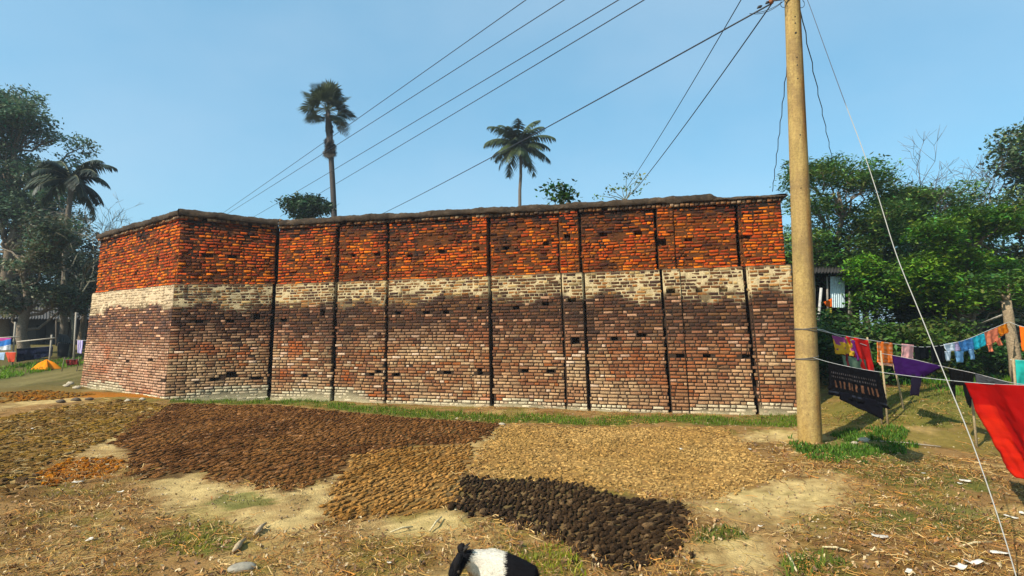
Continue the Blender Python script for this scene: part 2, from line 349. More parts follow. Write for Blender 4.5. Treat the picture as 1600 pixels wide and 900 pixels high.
# bricks, laid course by course
BR = []      # face, u0, u1, course, proud
for i in range(3):
    brk = {0.0, LEN[i]}
    for a, b in SLOT[i]+PIL[i]: brk |= {a, b}
    brk = sorted(b for b in brk if 0 <= b <= LEN[i])
    for k in range(0, 63):
        v = k*.08+.04; up = v > VB
        for a, b in zip(brk[:-1], brk[1:]):
            if b-a < .03 or inslot(i, np.array([(a+b)/2]))[0]: continue
            u = a-random.random()*.12 if a > .01 else a; mode = (k % 2 == 0)
            while u < b-.02:
                r = random.random()
                L = (.25 if (mode and r < .8) or (not mode and r < .28) else .125)*random.uniform(.9, 1.12)
                if up and random.random() < .5: L = random.uniform(.09, .24)
                u0 = max(u, a); u1 = min(u+L, b)
                if b-u1 < .05: u1 = b
                if b-u1 < 1e-6 and inslot(i, np.array([b+.01]))[0]: u1 = b+random.gauss(.004, .022)
                w0 = u0+(random.gauss(-.004, .022) if u0 == a and inslot(i, np.array([a-.01]))[0] else 0)
                if u1-u0 > .025: BR.append((i, w0, u1, k))
                u = max(u1, b) if b-u1 < .02 else u1
BR = [b for b in BR if not any(h[0] == b[0] and b[2] > h[1]+.02 and b[1] < h[2]-.02 and h[3] <= b[3] < h[3]+h[4] for h in HOLES)]
BF = np.array([b[0] for b in BR]); B0 = np.array([b[1] for b in BR]); B1 = np.array([b[2] for b in BR]); BK = np.array([b[3] for b in BR])
nb = len(BR); um = (B0+B1)/2; vm = BK*.08+.04; r1 = rng.random(nb); r2 = rng.random(nb); r3 = rng.random(nb); uo = um+BF*37.0
UPZ = vm > VB; edge = fbm(um*1.3, BF*5.0, 77, 4)*.62-.30
CR = (vm > CREAM0+edge+.05) & ~UPZ; DK = (vm > DARK0+edge*1.2+.5*(r2-.6)) & ~CR & ~UPZ; FT = vm < .20+.5*(fbm(um*.8, um*0, 88, 3)-.45)
def pick(cols, r):
    cols = np.array(cols); return cols[np.minimum((r*len(cols)).astype(int), len(cols)-1)]
bc = pick([(.23,.125,.065), (.27,.165,.088), (.20,.10,.052), (.31,.21,.115), (.17,.09,.052), (.25,.145,.078), (.37,.28,.165), (.25,.105,.045), (.29,.185,.10)], r1)
pale = sst(fbm(uo*.9, vm*1.6, 101, 4)+.22*(r2-.5)+.16*(1-sst(vm, .2, 1.5)), .53, .72)
bc = lerp(bc, (.44, .345, .205), pale*.75); bc = lerp(bc, (.50, .42, .30), (r3 > .95)*.85)
bc = lerp(bc, (.34, .10, .035), sst(fbm(uo*1.1, vm*1.4, 111, 4), .60, .72)*.75)
bc = lerp(bc, (.44, .31, .215), (BF == 0)*(.35+.4*pale))
dk = pick([(.085,.045,.024), (.06,.032,.02), (.11,.052,.028), (.05,.03,.02), (.14,.08,.04)], r1); dk = lerp(dk, (.36, .24, .15), (r3 > .93)*.8); dk = np.where((BF == 0)[:, None], dk*1.7+.02, dk)
red_r = sst(um, 5.5, 9.5)*(BF == 2)*.5*sst(fbm(uo*1.7, vm*2.3, 117, 3), .35, .6); bc = lerp(bc, (.24, .095, .045), red_r)
bc = np.where(DK[:, None], dk, bc)
soft = (~DK & ~CR & ~UPZ)*sst(vm, 1.35, DARK0)*.7; bc = lerp(bc, (.15, .08, .05), soft)
cm = pick([(.09,.045,.022), (.14,.065,.03), (.24,.11,.045), (.06,.03,.02), (.30,.16,.07), (.40,.28,.14), (.10,.05,.025)], r1); cm = np.where((BF == 0)[:, None], np.array([.50, .38, .25])*(.75+.4*r2)[:, None], cm)
bc = np.where(CR[:, None], cm, bc)
orr = pick([(.52,.165,.028), (.45,.12,.022), (.36,.082,.02), (.60,.22,.04), (.30,.065,.02), (.42,.10,.022), (.50,.19,.05)], r1)
inpil = np.array([float(prd(f, np.array(u))) > 0 for f, u in zip(BF, um)])
blk = sst(fbm(uo*1.5, vm*2.0, 121, 5)+.30*(r2-.5)+.26*sst(vm, 4.0, 5.0)-.20*(BF == 0)-.12*inpil-.02, .54, .66)
orr = lerp(orr, (.018, .011, .009), blk*np.clip(.55+.6*r3, 0, .97)); orr = lerp(orr, (.14, .055, .02), ((r3 > .86)*.7)*(BF > 0))
bc = np.where(UPZ[:, None], orr, bc)
bc = lerp(bc, (.55, .47, .33), FT*(.55+.4*r2)); 
low = (~UPZ & ~CR & ~FT)[:, None]; bc = np.where(low, bc*np.array([1.05, .92, .93]), bc); bc = np.where(UPZ[:, None], bc*np.array([1.0, .84, .9]), bc)
stk = sst(fbm(uo*4.5, vm*.33, 181, 4)+.15*(r1-.5), .54, .68)*(.35+.5*sst(vm, .6, 2.4)); bc = lerp(bc, (.035, .022, .016), stk*np.where(BF == 0, .3, .6)*np.where(FT, .2, 1))
bc = bc*(.8+.4*r3)[:, None]
proud = rng.normal(0, .005, nb)+np.where(UPZ, rng.normal(0, .009, nb), 0)+np.where(CR, .001*(r2-.5), 0)
proud = proud+np.array([float(prd(f, np.array(u))) for f, u in zip(BF, um)])
ta = np.array([0, 0, 1, 1.]); AI, BI = np.meshgrid(np.arange(4), np.arange(4)); AI = AI.ravel(); BI = BI.ravel()
gapu = np.where(UPZ, .009, .0085)+rng.random(nb)*.005; gapv = np.where(UPZ, .0115, .0098)+rng.random(nb)*.004; bev = np.where(UPZ, .015, .009)
Uc = np.stack([B0+gapu, B0+gapu+bev, B1-gapu-bev, B1-gapu], 1); v0 = BK*.08
wav = (fbm(uo*.8, BK*.12, 131, 3)-.5)*.03+np.where(UPZ, (fbm(uo*2.2, BK*.5, 141, 2)-.5)*.035, 0)
Vc = np.stack([v0+gapv, v0+gapv+bev, v0+.08-gapv-bev, v0+.08-gapv], 1)+wav[:, None]+rng.normal(0, .002, nb)[:, None]
jit = np.where(UPZ, .0085, .0036)[:, None]
Ug = Uc[:, AI]+rng.normal(0, 1, (nb, 16))*jit; Vg = Vc[:, BI]+rng.normal(0, 1, (nb, 16))*jit*.8
rim = ((AI == 0) | (AI == 3)).astype(float)+((BI == 0) | (BI == 3)); rim = np.minimum(rim, 1.5)
Ng = proud[:, None]-rim[None]*bev[:, None]*.7+rng.normal(0, 1, (nb, 16))*jit*.8
ring = [0, 1, 2, 3, 7, 11, 15, 14, 13, 12, 8, 4]
Ug = np.hstack([Ug, Ug[:, ring]]); Vg = np.hstack([Vg, Vg[:, ring]]); Ng = np.hstack([Ng, np.tile((proud-.075)[:, None], (1, 12))])
BV = np.zeros((nb, 28, 3))
for i in range(3):
    s = BF == i
    BV[s] = wpos(i, Ug[s].ravel(), Vg[s].ravel(), Ng[s].ravel()).reshape(-1, 28, 3)
BQ = [(r*4+c, r*4+c+1, (r+1)*4+c+1, (r+1)*4+c) for r in range(3) for c in range(3)]
BQ += [(16+k, 16+(k+1) % 12, ring[(k+1) % 12], ring[k]) for k in range(12)]; BQ = np.array(BQ)
ctr = BV[:, :16].mean(1); area = (B1-B0)*.065/(ctr[:, 1]**2+ctr[:, 0]**2*.3)
pxs = 800+FPX*ctr[:, 0]/ctr[:, 1]; area = np.where(pxs > 1236, 0, area)
order = np.argsort(-area); solo = order[:300]; rest = order[300:]
for b in solo: mk('brick', BV[b], [BQ], M['brick'], building, bc[b])
Vr = BV[rest].reshape(-1, 3); Qr = (BQ[None]+28*np.arange(len(rest))[:, None, None]).reshape(-1, 4)
o = mk('brickwork', Vr, [Qr], M['brick'], building, np.repeat(bc[rest], 28, 0)); tag(o, kind='stuff')
# drip course of bricks under the coping, then the coping itself
dm = MB()
for i in range(3):
    u = 0.0
    while u < LEN[i]-.05:
        L = random.uniform(.10, .15); e = min(u+L, LEN[i]); n = .065+random.gauss(0, .010)
        if random.random() < .93:
            uu = np.array([u+.01, e-.01]*4)[:8]; z0 = -.035+random.gauss(0, .004); z1 = .04
            pts = wpos(i, np.array([u+.01, e-.01, e-.01, u+.01]*2), np.full(8, VT-.01), np.array([n]*4+[-.1]*4)); pts[:, 2] += np.array([z0, z0, z1, z1]*2)
            c = random.choice([(.20,.11,.06), (.12,.07,.045), (.33,.22,.14), (.07,.045,.03), (.26,.12,.06)])
            dm.add(pts, [(0, 1, 2, 3), (5, 4, 7, 6), (4, 5, 1, 0), (3, 2, 6, 7), (4, 0, 3, 7), (1, 5, 6, 2)], (), c)
        u = e
o = dm.build('drip_course', M['brick'], building); tag(o, kind='stuff')
prof = [(-.5, .02), (.02, .02), (.10, .03), (.125, .055), (.12, .145), (.08, .20), (-.01, .225), (-.22, .24), (-.5, .22)]
kV = []; kQ = []; kn = 0
for i in range(NP):
    us = np.linspace(0, LEN[i], max(4, int(LEN[i]/.035)))
    G = []
    for (n, z) in prof:
        p = wpos(i, us, np.full(len(us), VT), np.full(len(us), 0.0)); a = MIT[i]*n; b = MIT[(i+1) % NP]*n; t = (us/LEN[i])[:, None]
        p[:, :2] += a[None]*(1-t)+b[None]*t
        w = (fbm(us*2.9+i*9, us*0+z*9, 151, 5)-.5)+.55*(fbm(us*11+i*9, us*0+z*30, 153, 3)-.5)
        p[:, :2] += enorm(i)[None]*(w*.09)[:, None]*(n > -.3); p[:, 2] += z+w*.075+(fbm(us*.35+i*9, us*0, 161, 2)-.5)*.05-(.10*(sst(us, u_of(2, 1135), u_of(2, 1145))*(i == 2)+(i == 3)) if z > .1 else 0)
        G.append(p)
    G = np.array(G); m = len(us); I = np.arange(len(prof)*m).reshape(len(prof), m)+kn
    kV.append(G.reshape(-1, 3)); kQ.append(np.stack([I[:-1, :-1], I[:-1, 1:], I[1:, 1:], I[1:, :-1]], -1).reshape(-1, 4)); kn += len(prof)*m
KV = np.vstack(kV); kc = np.tile(np.array([.062, .042, .026]), (len(KV), 1))*(.45+1.1*fbm(KV[:, 0]*3, KV[:, 1]*3+KV[:, 2]*4, 171, 4))[:, None]
mk('coping', KV, [np.vstack(kQ)], M['coping'], building, kc, True)
rf = np.array([wpos(i, np.array([0.]), np.array([VT]), np.array([0.]))[0]-np.append(MIT[i]*.4, 0) for i in range(NP)]); rf[:, 2] = 5.08
mk('roof_slab', rf, [np.array([list(range(NP))])], M['coping'], building, (.2, .16, .11))

# loose brick ends and crumbs left on the coping
g = random.Random(5); rub = MB()
for q in range(150):
    i = g.choice((0, 1, 2, 2, 2, 2)); u = g.random()*LEN[i]; e = wpos(i, np.array([u]), np.array([VT]), np.array([g.uniform(-.12, .06)]))[0]; s_ = g.uniform(.02, .06); c = g.choice([(.11, .07, .04), (.22, .13, .07), (.05, .04, .03), (.30, .22, .14)])
    rub.box((e[0], e[1], e[2]+.19+g.uniform(-.03, .01)-(.10 if i == 2 and u > u_of(2, 1145) else 0)), (s_*g.uniform(1, 2), s_*g.uniform(.8, 1.5), s_*.8), c, g.uniform(0, 3), g.gauss(0, .3), g.gauss(0, .3))
tag(rub.build('coping_rubble', M['brick'], building), kind='stuff')
# ---------------------------------------------------------------- trees
def leafcloud(cen, rad, n, size, col, var=.3, flat=.5, seed=0, shell=.55, clump=None, asp=.45):
    """n leaves through an ellipsoid: rhombs with a fold, heaped in sprays"""
    g = np.random.default_rng(seed); k = max(1, int(n/14)) if clump is None else clump
    d = g.normal(size=(k, 3)); d /= np.linalg.norm(d, axis=1)[:, None]; r = (shell+(1-shell)*g.random(k))**.8*(.5+.5*g.random(k)**.3)
    S = np.array(cen)+d*r[:, None]*np.array(rad)
    idx = g.integers(0, k, n); sp = size*2.3
    Pn = S[idx]+g.normal(size=(n, 3))*np.array([sp, sp, sp*.45])
    nrm = g.normal(size=(n, 3)); nrm[:, 2] = abs(nrm[:, 2])+flat*2.2; nrm /= np.linalg.norm(nrm, axis=1)[:, None]
    a = g.normal(size=(n, 3)); a -= nrm*(a*nrm).sum(1)[:, None]; a /= np.linalg.norm(a, axis=1)[:, None]; b = np.cross(nrm, a)
    L = size*(.6+.8*g.random(n))[:, None]
    V = np.stack([Pn-a*L, Pn+b*L*asp-nrm*L*.12, Pn+a*L-nrm*L*.25, Pn-b*L*asp-nrm*L*.12], 1)
    sb = (1+var*g.normal(size=k))[idx]; cc = np.array(col)[None]*np.clip(sb*(1+.15*g.normal(size=n)), .35, 1.9)[:, None]
    cc[:, 0] *= np.clip(1+.25*g.normal(size=k), .5, 1.8)[idx]
    return V.reshape(-1, 3), np.arange(4*n).reshape(n, 4), np.repeat(cc, 4, 0), S
def curve(a, b, sag, n=6, wob=.05, g=random):
    a = np.array(a, float); b = np.array(b, float); t = np.linspace(0, 1, n)[:, None]; L = np.linalg.norm(b-a)
    p = a*(1-t)+b*t; p[:, 2] += (sag*L*(4*t*(1-t)))[:, 0]
    p[1:-1] += np.array([[g.gauss(0, wob*L*.5) for _ in range(3)] for _ in range(n-2)]); return p
def tree(name, label, foot, top, rt, clumps, n, size, col, cat='tree', group=None, mat='leaf', bark=(.16, .12, .08), flat=.5, seed=1, var=.3, twigs=5, asp=.45, shell=.55):
    foot = Vector(foot); t = thing(name, label, cat, foot, group); g = random.Random(seed)
    tk = MB(); axis_ = curve(foot-Vector((0, 0, .3)), top, 0, 8, .03, g); tk.tube(axis_, np.linspace(rt, rt*.3, 8), 9, bark)
    cb = MB(); tot = sum(c[3]*c[4]*c[5] for c in clumps)
    for q, c in enumerate(clumps):
        cen = np.array(c[:3]); m = int(n*c[3]*c[4]*c[5]/tot)
        V, F, cc, S = leafcloud(cen, c[3:6], m, size, np.array(col)*(c[6] if len(c) > 6 else 1), var, flat, seed*100+q, shell, asp=asp); cb.add(V, F, (), cc)
        zz = min(max((cen[2]-c[5]*1.1-foot.z)/(top[2]-foot.z+1e-6), .25), .95); j = axis_[int(zz*7)]
        limb = curve(j, cen, -.05, 6, .10, g); r0 = rt*.42*(1-.5*zz); tk.tube(limb, np.linspace(r0, r0*.3, 6), 6, bark)
        for w in range(twigs):
            e = S[g.randrange(len(S))]; tk.tube(curve(limb[g.randrange(3, 6)], e, -.03, 4, .12, g), np.linspace(r0*.3, .008, 4), 4, bark)
    tk.build('trunk', M['bark'], t, True); cb.build('crown', M[mat], t); return t
def bare(name, label, foot, h, r, seed, spread=.7, col=(.20, .16, .13), levels=6, lean=(0, 0)):
    g = random.Random(seed); t = thing(name, label, 'tree', foot); b = MB()
    def grow(p, d, L, r, lv):
        q = p+d*L; m = (p+q)/2+Vector((g.gauss(0, .05), g.gauss(0, .05), g.gauss(0, .05)))*L
        b.tube([p, m, q], [r, r*.85, r*.7], 5 if r > .03 else 3, col)
        if lv == 0: return
        for k in range(g.choice((2, 3, 3))):
            nd = (d+Vector((g.gauss(0, spread), g.gauss(0, spread), g.gauss(.08, spread*.6)))).normalized(); grow(q, nd, L*g.uniform(.62, .86), max(r*.6, .008), lv-1)
    grow(Vector(foot)-Vector((0, 0, .2)), Vector((lean[0], lean[1], 1)).normalized(), h*.36, r, levels)
    b.build('branches', M['bark'], t); return t
def G(px, Y): x = (px-800)/FPX*Y; return Vector((x, Y, float(hgt(x, Y))))
def clump(px, py, Y, rx, ry, rz, b=1): p = at(px, py, Y); return (p.x, p.y, p.z, rx, ry, rz, b)

# coconut palms ----------------------------------------------------
def coconut(name, label, foot, crown, rt, fl, nf, seed, droop=1.0, col=(.045, .065, .02), hang=0, dirs=None):
    g = random.Random(seed); t = thing(name, label, 'palm', foot); foot = Vector(foot); crown = Vector(crown)
    tk = MB(); a = curve(foot-Vector((0, 0, .3)), crown, 0, 14, .006, g); tk.tube(a, np.linspace(rt*1.25, rt*.75, 14), 10, (.15, .12, .09)); tk.build('trunk', M['bark'], t, True)
    for k in range(nf):
        if dirs: az, el = dirs[k]; az += g.gauss(0, .06)
        else: az = k*2.39996+g.gauss(0, .2); el = 1.25-1.75*(k+.5)/nf+g.gauss(0, .1)
        L = fl*g.uniform(.85, 1.1); H = Vector((math.cos(az), math.sin(az), 0)); p = crown.copy(); e = el; pts = [p.copy()]; ns = 12
        for s in range(ns):
            e -= droop*(.05+.16*(s/ns))*(1.0 if el > .3 else .75); p = p+(H*math.cos(e)+Vector((0, 0, math.sin(e))))*(L/ns); pts.append(p.copy())
        f = MB(); cc = np.array(col)*g.uniform(.65, 1.35); f.tube(pts, np.linspace(.035, .006, ns+1), 4, (.14, .13, .05))
        side = H.cross(Vector((0, 0, 1)))
        for s in range(4, ns*4):
            u = s/(ns*4.0); i = min(int(u*ns), ns-1); q = pts[i].lerp(pts[i+1], u*ns-i); tan = (pts[i+1]-pts[i]).normalized(); w = L*.30*math.sin(math.pi*min(.98, u*.80+.14))**.7
            for sg in (-1, 1):
                if g.random() < .06: continue
                dv = (side*sg*g.uniform(.75, 1)+tan*.55+Vector((0, 0, -g.uniform(.35, .95)))).normalized()
                tip = q+dv*w*g.uniform(.8, 1.1)+Vector((0, 0, -.12*w)); md = q.lerp(tip, .5)+Vector((0, 0, .07*w)); hw = tan*.045
                f.add([q-hw, q+hw, md+hw*.9, tip, md-hw*.9], [(0, 1, 2, 4)], [(4, 2, 3)], cc*g.uniform(.75, 1.25))
        f.build('frond', M['darkleaf'], t)
    return t
# far coconut palm over the middle of the wall
f0 = G(818, 45); f0.x = at(816, 330, 45).x
coconut('coconut_palm', 'slender coconut palm rising behind the middle of the brick wall', f0, at(811, 228, 45), .15, 2.9, 32, 5, .85, (.040, .058, .016))
coconut('coconut_palm', 'dark coconut palm leaning right against the tall trees at left', G(100, 29), at(110, 280, 29), .15, 2.15, 20, 9, 1.0, (.022, .034, .014))
# fan palm
def fanpalm(foot, crown, rt, seed):
    g = random.Random(seed); foot = Vector(foot); crown = Vector(crown); t = thing('fan_palm', 'tall fan palm with stiff round leaves and a shaggy collar on its trunk', 'palm', foot)
    tk = MB(); a = curve(foot-Vector((0, 0, .3)), crown, 0, 14, 0, g); a[:, 0] += .35*np.sin(np.linspace(0, 1, 14)*math.pi)*.6
    tk.tube(a, np.concatenate([np.linspace(rt*1.15, rt*.85, 11), [rt*.9, rt*1.2, rt*.6]]), 10, (.085, .07, .06)); tk.build('trunk', M['bark'], t, True)
    def fan(p, d, R, cc, name='fan_leaf', stalk=.75):
        b = MB(); d = d.normalized(); q = p+d*stalk; b.tube([p, p.lerp(q, .5)+Vector((0, 0, .05)), q], .022, 4, (.12, .13, .05))
        s = d.cross(Vector((g.gauss(0, .35), g.gauss(0, .35), 1))).normalized(); n = s.cross(d); ns = 30
        for k in range(ns):
            th = (k/(ns-1)-.5)*math.radians(255); dr = d*math.cos(th)+s*math.sin(th); sd = -d*math.sin(th)+s*math.cos(th)
            r = R*(.84+.16*math.cos(th))*g.uniform(.92, 1.04); w = R*.055
            m1 = q+dr*r*.6+n*.03*(-1)**k; tip = q+dr*r+Vector((0, 0, -.13*R*g.uniform(.4, 1.3)))
            b.add([q, m1-sd*w, tip, m1+sd*w], [(0, 1, 2, 3)], (), cc*g.uniform(.7, 1.3))
        b.build(name, M['darkleaf'], t)
    for k in range(27):
        az = k*2.39996; el = 1.5-2.1*(k+.5)/27; d = Vector((math.cos(az)*math.cos(el), math.sin(az)*math.cos(el), math.sin(el)))
        fan(crown, d, g.uniform(.82, 1.05), np.array((.05, .062, .024))*g.uniform(.7, 1.3), stalk=g.uniform(.75, 1.15))
    fan(crown-Vector((0, 0, .4)), Vector((1, -.1, -.75)), .8, np.array((.10, .08, .035)), stalk=1.05)
    for z0, n, R in ((1.05, 10, .30), (2.25, 30, .5)):
        for k in range(n):
            az = k*2.4+g.gauss(0, .3); p = Vector(a[-1])-Vector((0, 0, z0+g.gauss(0, .25))); p.x += (a[-4][0]-a[-1][0])*.6
            fan(p, Vector((math.cos(az), math.sin(az), -1.3)), R*g.uniform(.6, 1), np.array((.035, .027, .017))*g.uniform(.6, 1.4), 'dead_leaf', .14)
    return t
fb = G(524, 35); fb.x = at(527, 335, 35).x; fanpalm(fb, at(512, 172, 35), .185, 4)
# bushes that look over the wall
tree('round_tree', 'small round dark-leaved tree peeping over the wall beside the fan palm', G(478, 32), at(478, 330, 32), .12,
     [clump(478, 326, 32, .95, .9, .75), clump(455, 318, 32, .55, .5, .38), clump(500, 322, 32, .65, .6, .5), clump(472, 312, 32, .5, .5, .35)], 4200, .10, (.03, .06, .016), mat='darkleaf', seed=21, flat=.2)

# right-hand trees ------------------------------------------------
RG = 'trees behind the laundry'
def layered(px0, px1, py0, py1, Y, n, seed, rx=(.8, 1.5), rz=(.22, .45), b=(.7, 1.3), tri=0):
    g = random.Random(seed); out = []
    for k in range(n):
        v = g.random(); w = 1-tri*(1-v); px = (px0+px1)/2+(g.random()-.5)*(px1-px0)*w; py = py0+(py1-py0)*v
        out.append(clump(px, py, Y+g.uniform(-1.6, 1.6), g.uniform(*rx), g.uniform(*rx), g.uniform(*rz), g.uniform(*b)))
    return out
tree('feathery_tree', 'spreading feathery tree with layered crown just right of the concrete pole', G(1300, 23), at(1310, 300, 23), .22, layered(1225, 1400, 262, 440, 23, 44, 31, (.7, 1.3), (.35, .65), (.7, 1.4), tri=.2), 42000, .09, (.10, .165, .042), group=RG, seed=31, flat=.75, asp=.34)
tree('feathery_tree', 'lower feathery tree with flat layered crown in the middle of the right-hand trees', G(1430, 25), at(1430, 320, 25), .2, layered(1370, 1520, 296, 440, 25, 36, 32, (.7, 1.3), (.35, .65), (.7, 1.4), tri=.2), 34000, .09, (.10, .165, .042), group=RG, seed=32, flat=.75, asp=.34)
tree('bright_tree', 'bright green bushy tree in front of the dark tree at right', G(1510, 20), at(1515, 360, 20), .16, layered(1420, 1610, 335, 470, 20, 36, 33, (.5, .95), (.3, .55), (.6, 1.5), .4), 32000, .08, (.11, .205, .03), group=RG, seed=33, flat=.7, asp=.4)
tree('dark_tree', 'tall dark dense tree at the far right edge', G(1640, 24), at(1640, 225, 24), .3, layered(1528, 1760, 192, 460, 24, 46, 34, (.9, 1.6), (.6, 1.1), (.6, 1.2), .65), 30000, .10, (.065, .10, .034), group=RG, mat='darkleaf', seed=34, flat=.35)
tree('vine_covered_tree', 'small bright green tree beside the tin shed', G(1358, 20), at(1358, 420, 20), .08, [clump(1350, 415, 20, .5, .5, .45, 1.2), clump(1335, 432, 20, .35, .4, .25, 1.4), clump(1372, 440, 20, .6, .5, .4), clump(1358, 468, 20, .6, .5, .45, .8), clump(1400, 460, 20, .5, .5, .4, .7)], 7000, .075, (.08, .16, .02), group=RG, seed=35, flat=.4)
tree('dark_tree', 'dark leafy tree filling the gap behind the purple laundry', G(1440, 22), at(1440, 430, 22), .14, layered(1375, 1560, 425, 500, 22, 22, 36, (.7, 1.2), (.3, .6), (.5, 1.1)), 15000, .09, (.06, .11, .028), group=RG, mat='darkleaf', seed=36, flat=.55)
bare('bare_tree', 'leafless grey tree between the right-hand crowns', G(1526, 27), 8.6, .13, 5, .55, (.16, .13, .12))
# the lopped trunk the back line is tied to
ps = G(1588, 15.2); pt = at(1572, 470, 15.2)
lt = thing('lopped_tree', 'lopped pale trunk with a few sprouts holding the back clothes line', 'tree', ps)
b = MB(); b.tube(curve(ps-Vector((0, 0, .3)), pt, 0, 8, .015), np.linspace(.16, .11, 8), 9, (.27, .20, .12))
b.tube(curve(pt, pt+Vector((.12, 0, .45)), 0, 4), [.06, .05, .04, .02], 6, (.27, .20, .12)); b.tube(curve(pt, pt+Vector((-.2, 0, .3)), 0, 4), [.06, .05, .04, .02], 6, (.27, .20, .12)); b.build('trunk', M['bark'], lt, True)
b = MB()
for q, (dx, dz) in enumerate(((.15, .55), (-.25, .4), (.45, .5), (-.5, .6))):
    V, F, cc, S = leafcloud((pt.x+dx, pt.y, pt.z+dz), (.32, .3, .2), 130, .085, (.065, .12, .025), .3, .5, 400+q); b.add(V, F, (), cc)
b.build('crown', M['leaf'], lt)
# shrubs along the bank
for q, (px, py, Y, rx, rz, n, c) in enumerate(((1300, 522, 16.5, .8, .5, 2400, (.05, .10, .018)), (1345, 508, 17.5, 1.0, .55, 2600, (.06, .11, .02)), (1395, 520, 17, .85, .45, 2200, (.05, .095, .018)), (1435, 520, 17, .8, .5, 2200, (.07, .10, .016)), (1478, 512, 18.5, 1.0, .55, 2400, (.055, .09, .016)), (1535, 540, 18, .9, .5, 2000, (.045, .10, .022)), (1590, 560, 18, .7, .5, 1500, (.05, .11, .022)), (1290, 490, 19.5, .7, .5, 1500, (.04, .085, .018)), (1375, 548, 15.8, .6, .25, 1200, (.06, .12, .02)))):
    names = ['leafy shrub nearest the pole behind the yellow garment', 'tallest mid-green shrub below the tin shed', 'shrub behind the orange towel', 'yellowish green shrub behind the purple garment', 'shrub behind the black hanging cloths', 'shrub below the cyan garment', 'shrub at the right edge beside the lopped trunk', 'shrub in front of the shed post', 'low shrub under the orange towel']
    fo = G(px, Y); c0 = at(px, py, Y)
    tree('shrub', names[q], fo, c0, .04, [(c0.x, c0.y, c0.z-.15, rx, rx*.8, rz, 1), (c0.x-rx*.5, c0.y, c0.z-.3, rx*.7, rx*.6, rz*.7, .8), (c0.x+rx*.5, c0.y-.1, c0.z-.32, rx*.7, rx*.6, rz*.75, 1.15), (c0.x, c0.y-.2, (c0.z+fo.z)/2-.1, rx*1.05, rx*.6, max(.15, (c0.z-fo.z)*.5), .7)], n, .085, c, 'shrub', 'shrubs on the bank', seed=50+q, flat=.45, twigs=3, shell=.3)

# left-hand trees -------------------------------------------------
LG = 'trees at the left edge'
tree('tall_tree', 'tallest hazy blue-green tree at the left edge', G(15, 33), at(30, 190, 33), .35,
     layered(-90, 95, 150, 330, 33, 34, 61, (.9, 1.5), (.5, 1.0), (.75, 1.3), .45)+[clump(30, 152, 33, .9, .9, .6), clump(125, 232, 33, .9, .9, .8), clump(108, 262, 33, 1.0, .9, .9), clump(62, 195, 33, .9, .9, .8), clump(88, 215, 33, .6, .6, .6)]+layered(-60, 120, 270, 400, 33, 22, 65, (.9, 1.4), (.5, .9), (.6, 1.1)), 46000, .10, (.085, .13, .07), group=LG, seed=61, flat=.35)
tree('grey_leafed_tree', 'dusty tree with pale trunk standing in front of the shed', G(42, 25.5), at(38, 400, 25.5), .26, layered(-30, 110, 340, 480, 25.5, 22, 62, (.5, .95), (.3, .6), (.6, 1.3)), 14000, .085, (.10, .12, .065), group=LG, mat='leaf', seed=62, flat=.4, bark=(.20, .155, .11))
tree('dark_tree', 'low dark tree between the palm trunk and the wall', G(130, 30), at(135, 420, 30), .18, layered(80, 240, 390, 470, 30, 20, 63, (.8, 1.4), (.4, .8), (.5, 1.0)), 14000, .10, (.045, .06, .03), group=LG, mat='darkleaf', seed=63, flat=.4)
tree('dark_tree', 'broad dark tree behind the pale trunk', G(-20, 36), at(-10, 400, 36), .25, layered(-140, 160, 345, 500, 36, 34, 64, (1.2, 2.0), (.7, 1.2), (.5, 1.0)), 17000, .15, (.026, .042, .024), group=LG, mat='darkleaf', seed=64, flat=.4)
bare('bare_tree', 'leafless pale tree whose twigs show above the left end of the wall', G(172, 31), 7.2, .10, 12, .6, (.24, .21, .18))
bare('dead_tree', 'dead branching tree in front of the dark trunks at left', G(112, 26.5), 6.6, .09, 23, .75, (.17, .15, .10), 5)
# the far wood behind everything: one dark mass
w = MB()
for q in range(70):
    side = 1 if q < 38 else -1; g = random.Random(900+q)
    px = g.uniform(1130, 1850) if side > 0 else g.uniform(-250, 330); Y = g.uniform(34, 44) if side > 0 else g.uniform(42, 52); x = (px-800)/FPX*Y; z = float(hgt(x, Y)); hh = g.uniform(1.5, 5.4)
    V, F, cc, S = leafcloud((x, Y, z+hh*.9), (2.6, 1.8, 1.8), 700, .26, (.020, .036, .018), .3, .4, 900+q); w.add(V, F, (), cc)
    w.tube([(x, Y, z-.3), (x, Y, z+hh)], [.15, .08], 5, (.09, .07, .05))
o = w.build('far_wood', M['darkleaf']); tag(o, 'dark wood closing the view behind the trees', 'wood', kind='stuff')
# plants rooted on the coping
def wallplant(name, label, pts, n, size, col, seed):
    g = random.Random(seed); base = at(*pts[0]); t = thing(name, label, 'plant', base); st = MB(); lf = MB()
    for q, p in enumerate(pts[1:]):
        e = at(*p); st.tube(curve(base+Vector((g.gauss(0, .06), 0, -.1)), e, .05, 6, .08, g), np.linspace(.014, .005, 6), 5, (.17, .15, .07))
        V, F, cc, S = leafcloud(tuple(e), (.13, .13, .12), n, size, col, .35, .3, seed*10+q, asp=.55); lf.add(V, F, (), cc)
    st.build('stem', M['bark'], t); lf.build('leaves', M['leaf'], t)
def wy(px): return float(wpos(2, np.array([u_of(2, px, 320)]), np.array([VT]), np.array([-.15]))[0][1])
y1 = wy(880); y2 = wy(960)
wallplant('broadleaf_plant', 'dark broad-leaved plant rooted on top of the wall right of the coconut palm', [(878, 319, y1), (862, 294, y1), (872, 290, y1), (884, 296, y1), (884, 304, y1), (874, 308, y1), (888, 311, y1), (866, 313, y1), (890, 300, y1), (880, 292, y1), (886, 307, y1)], 46, .06, (.03, .07, .015), 71)
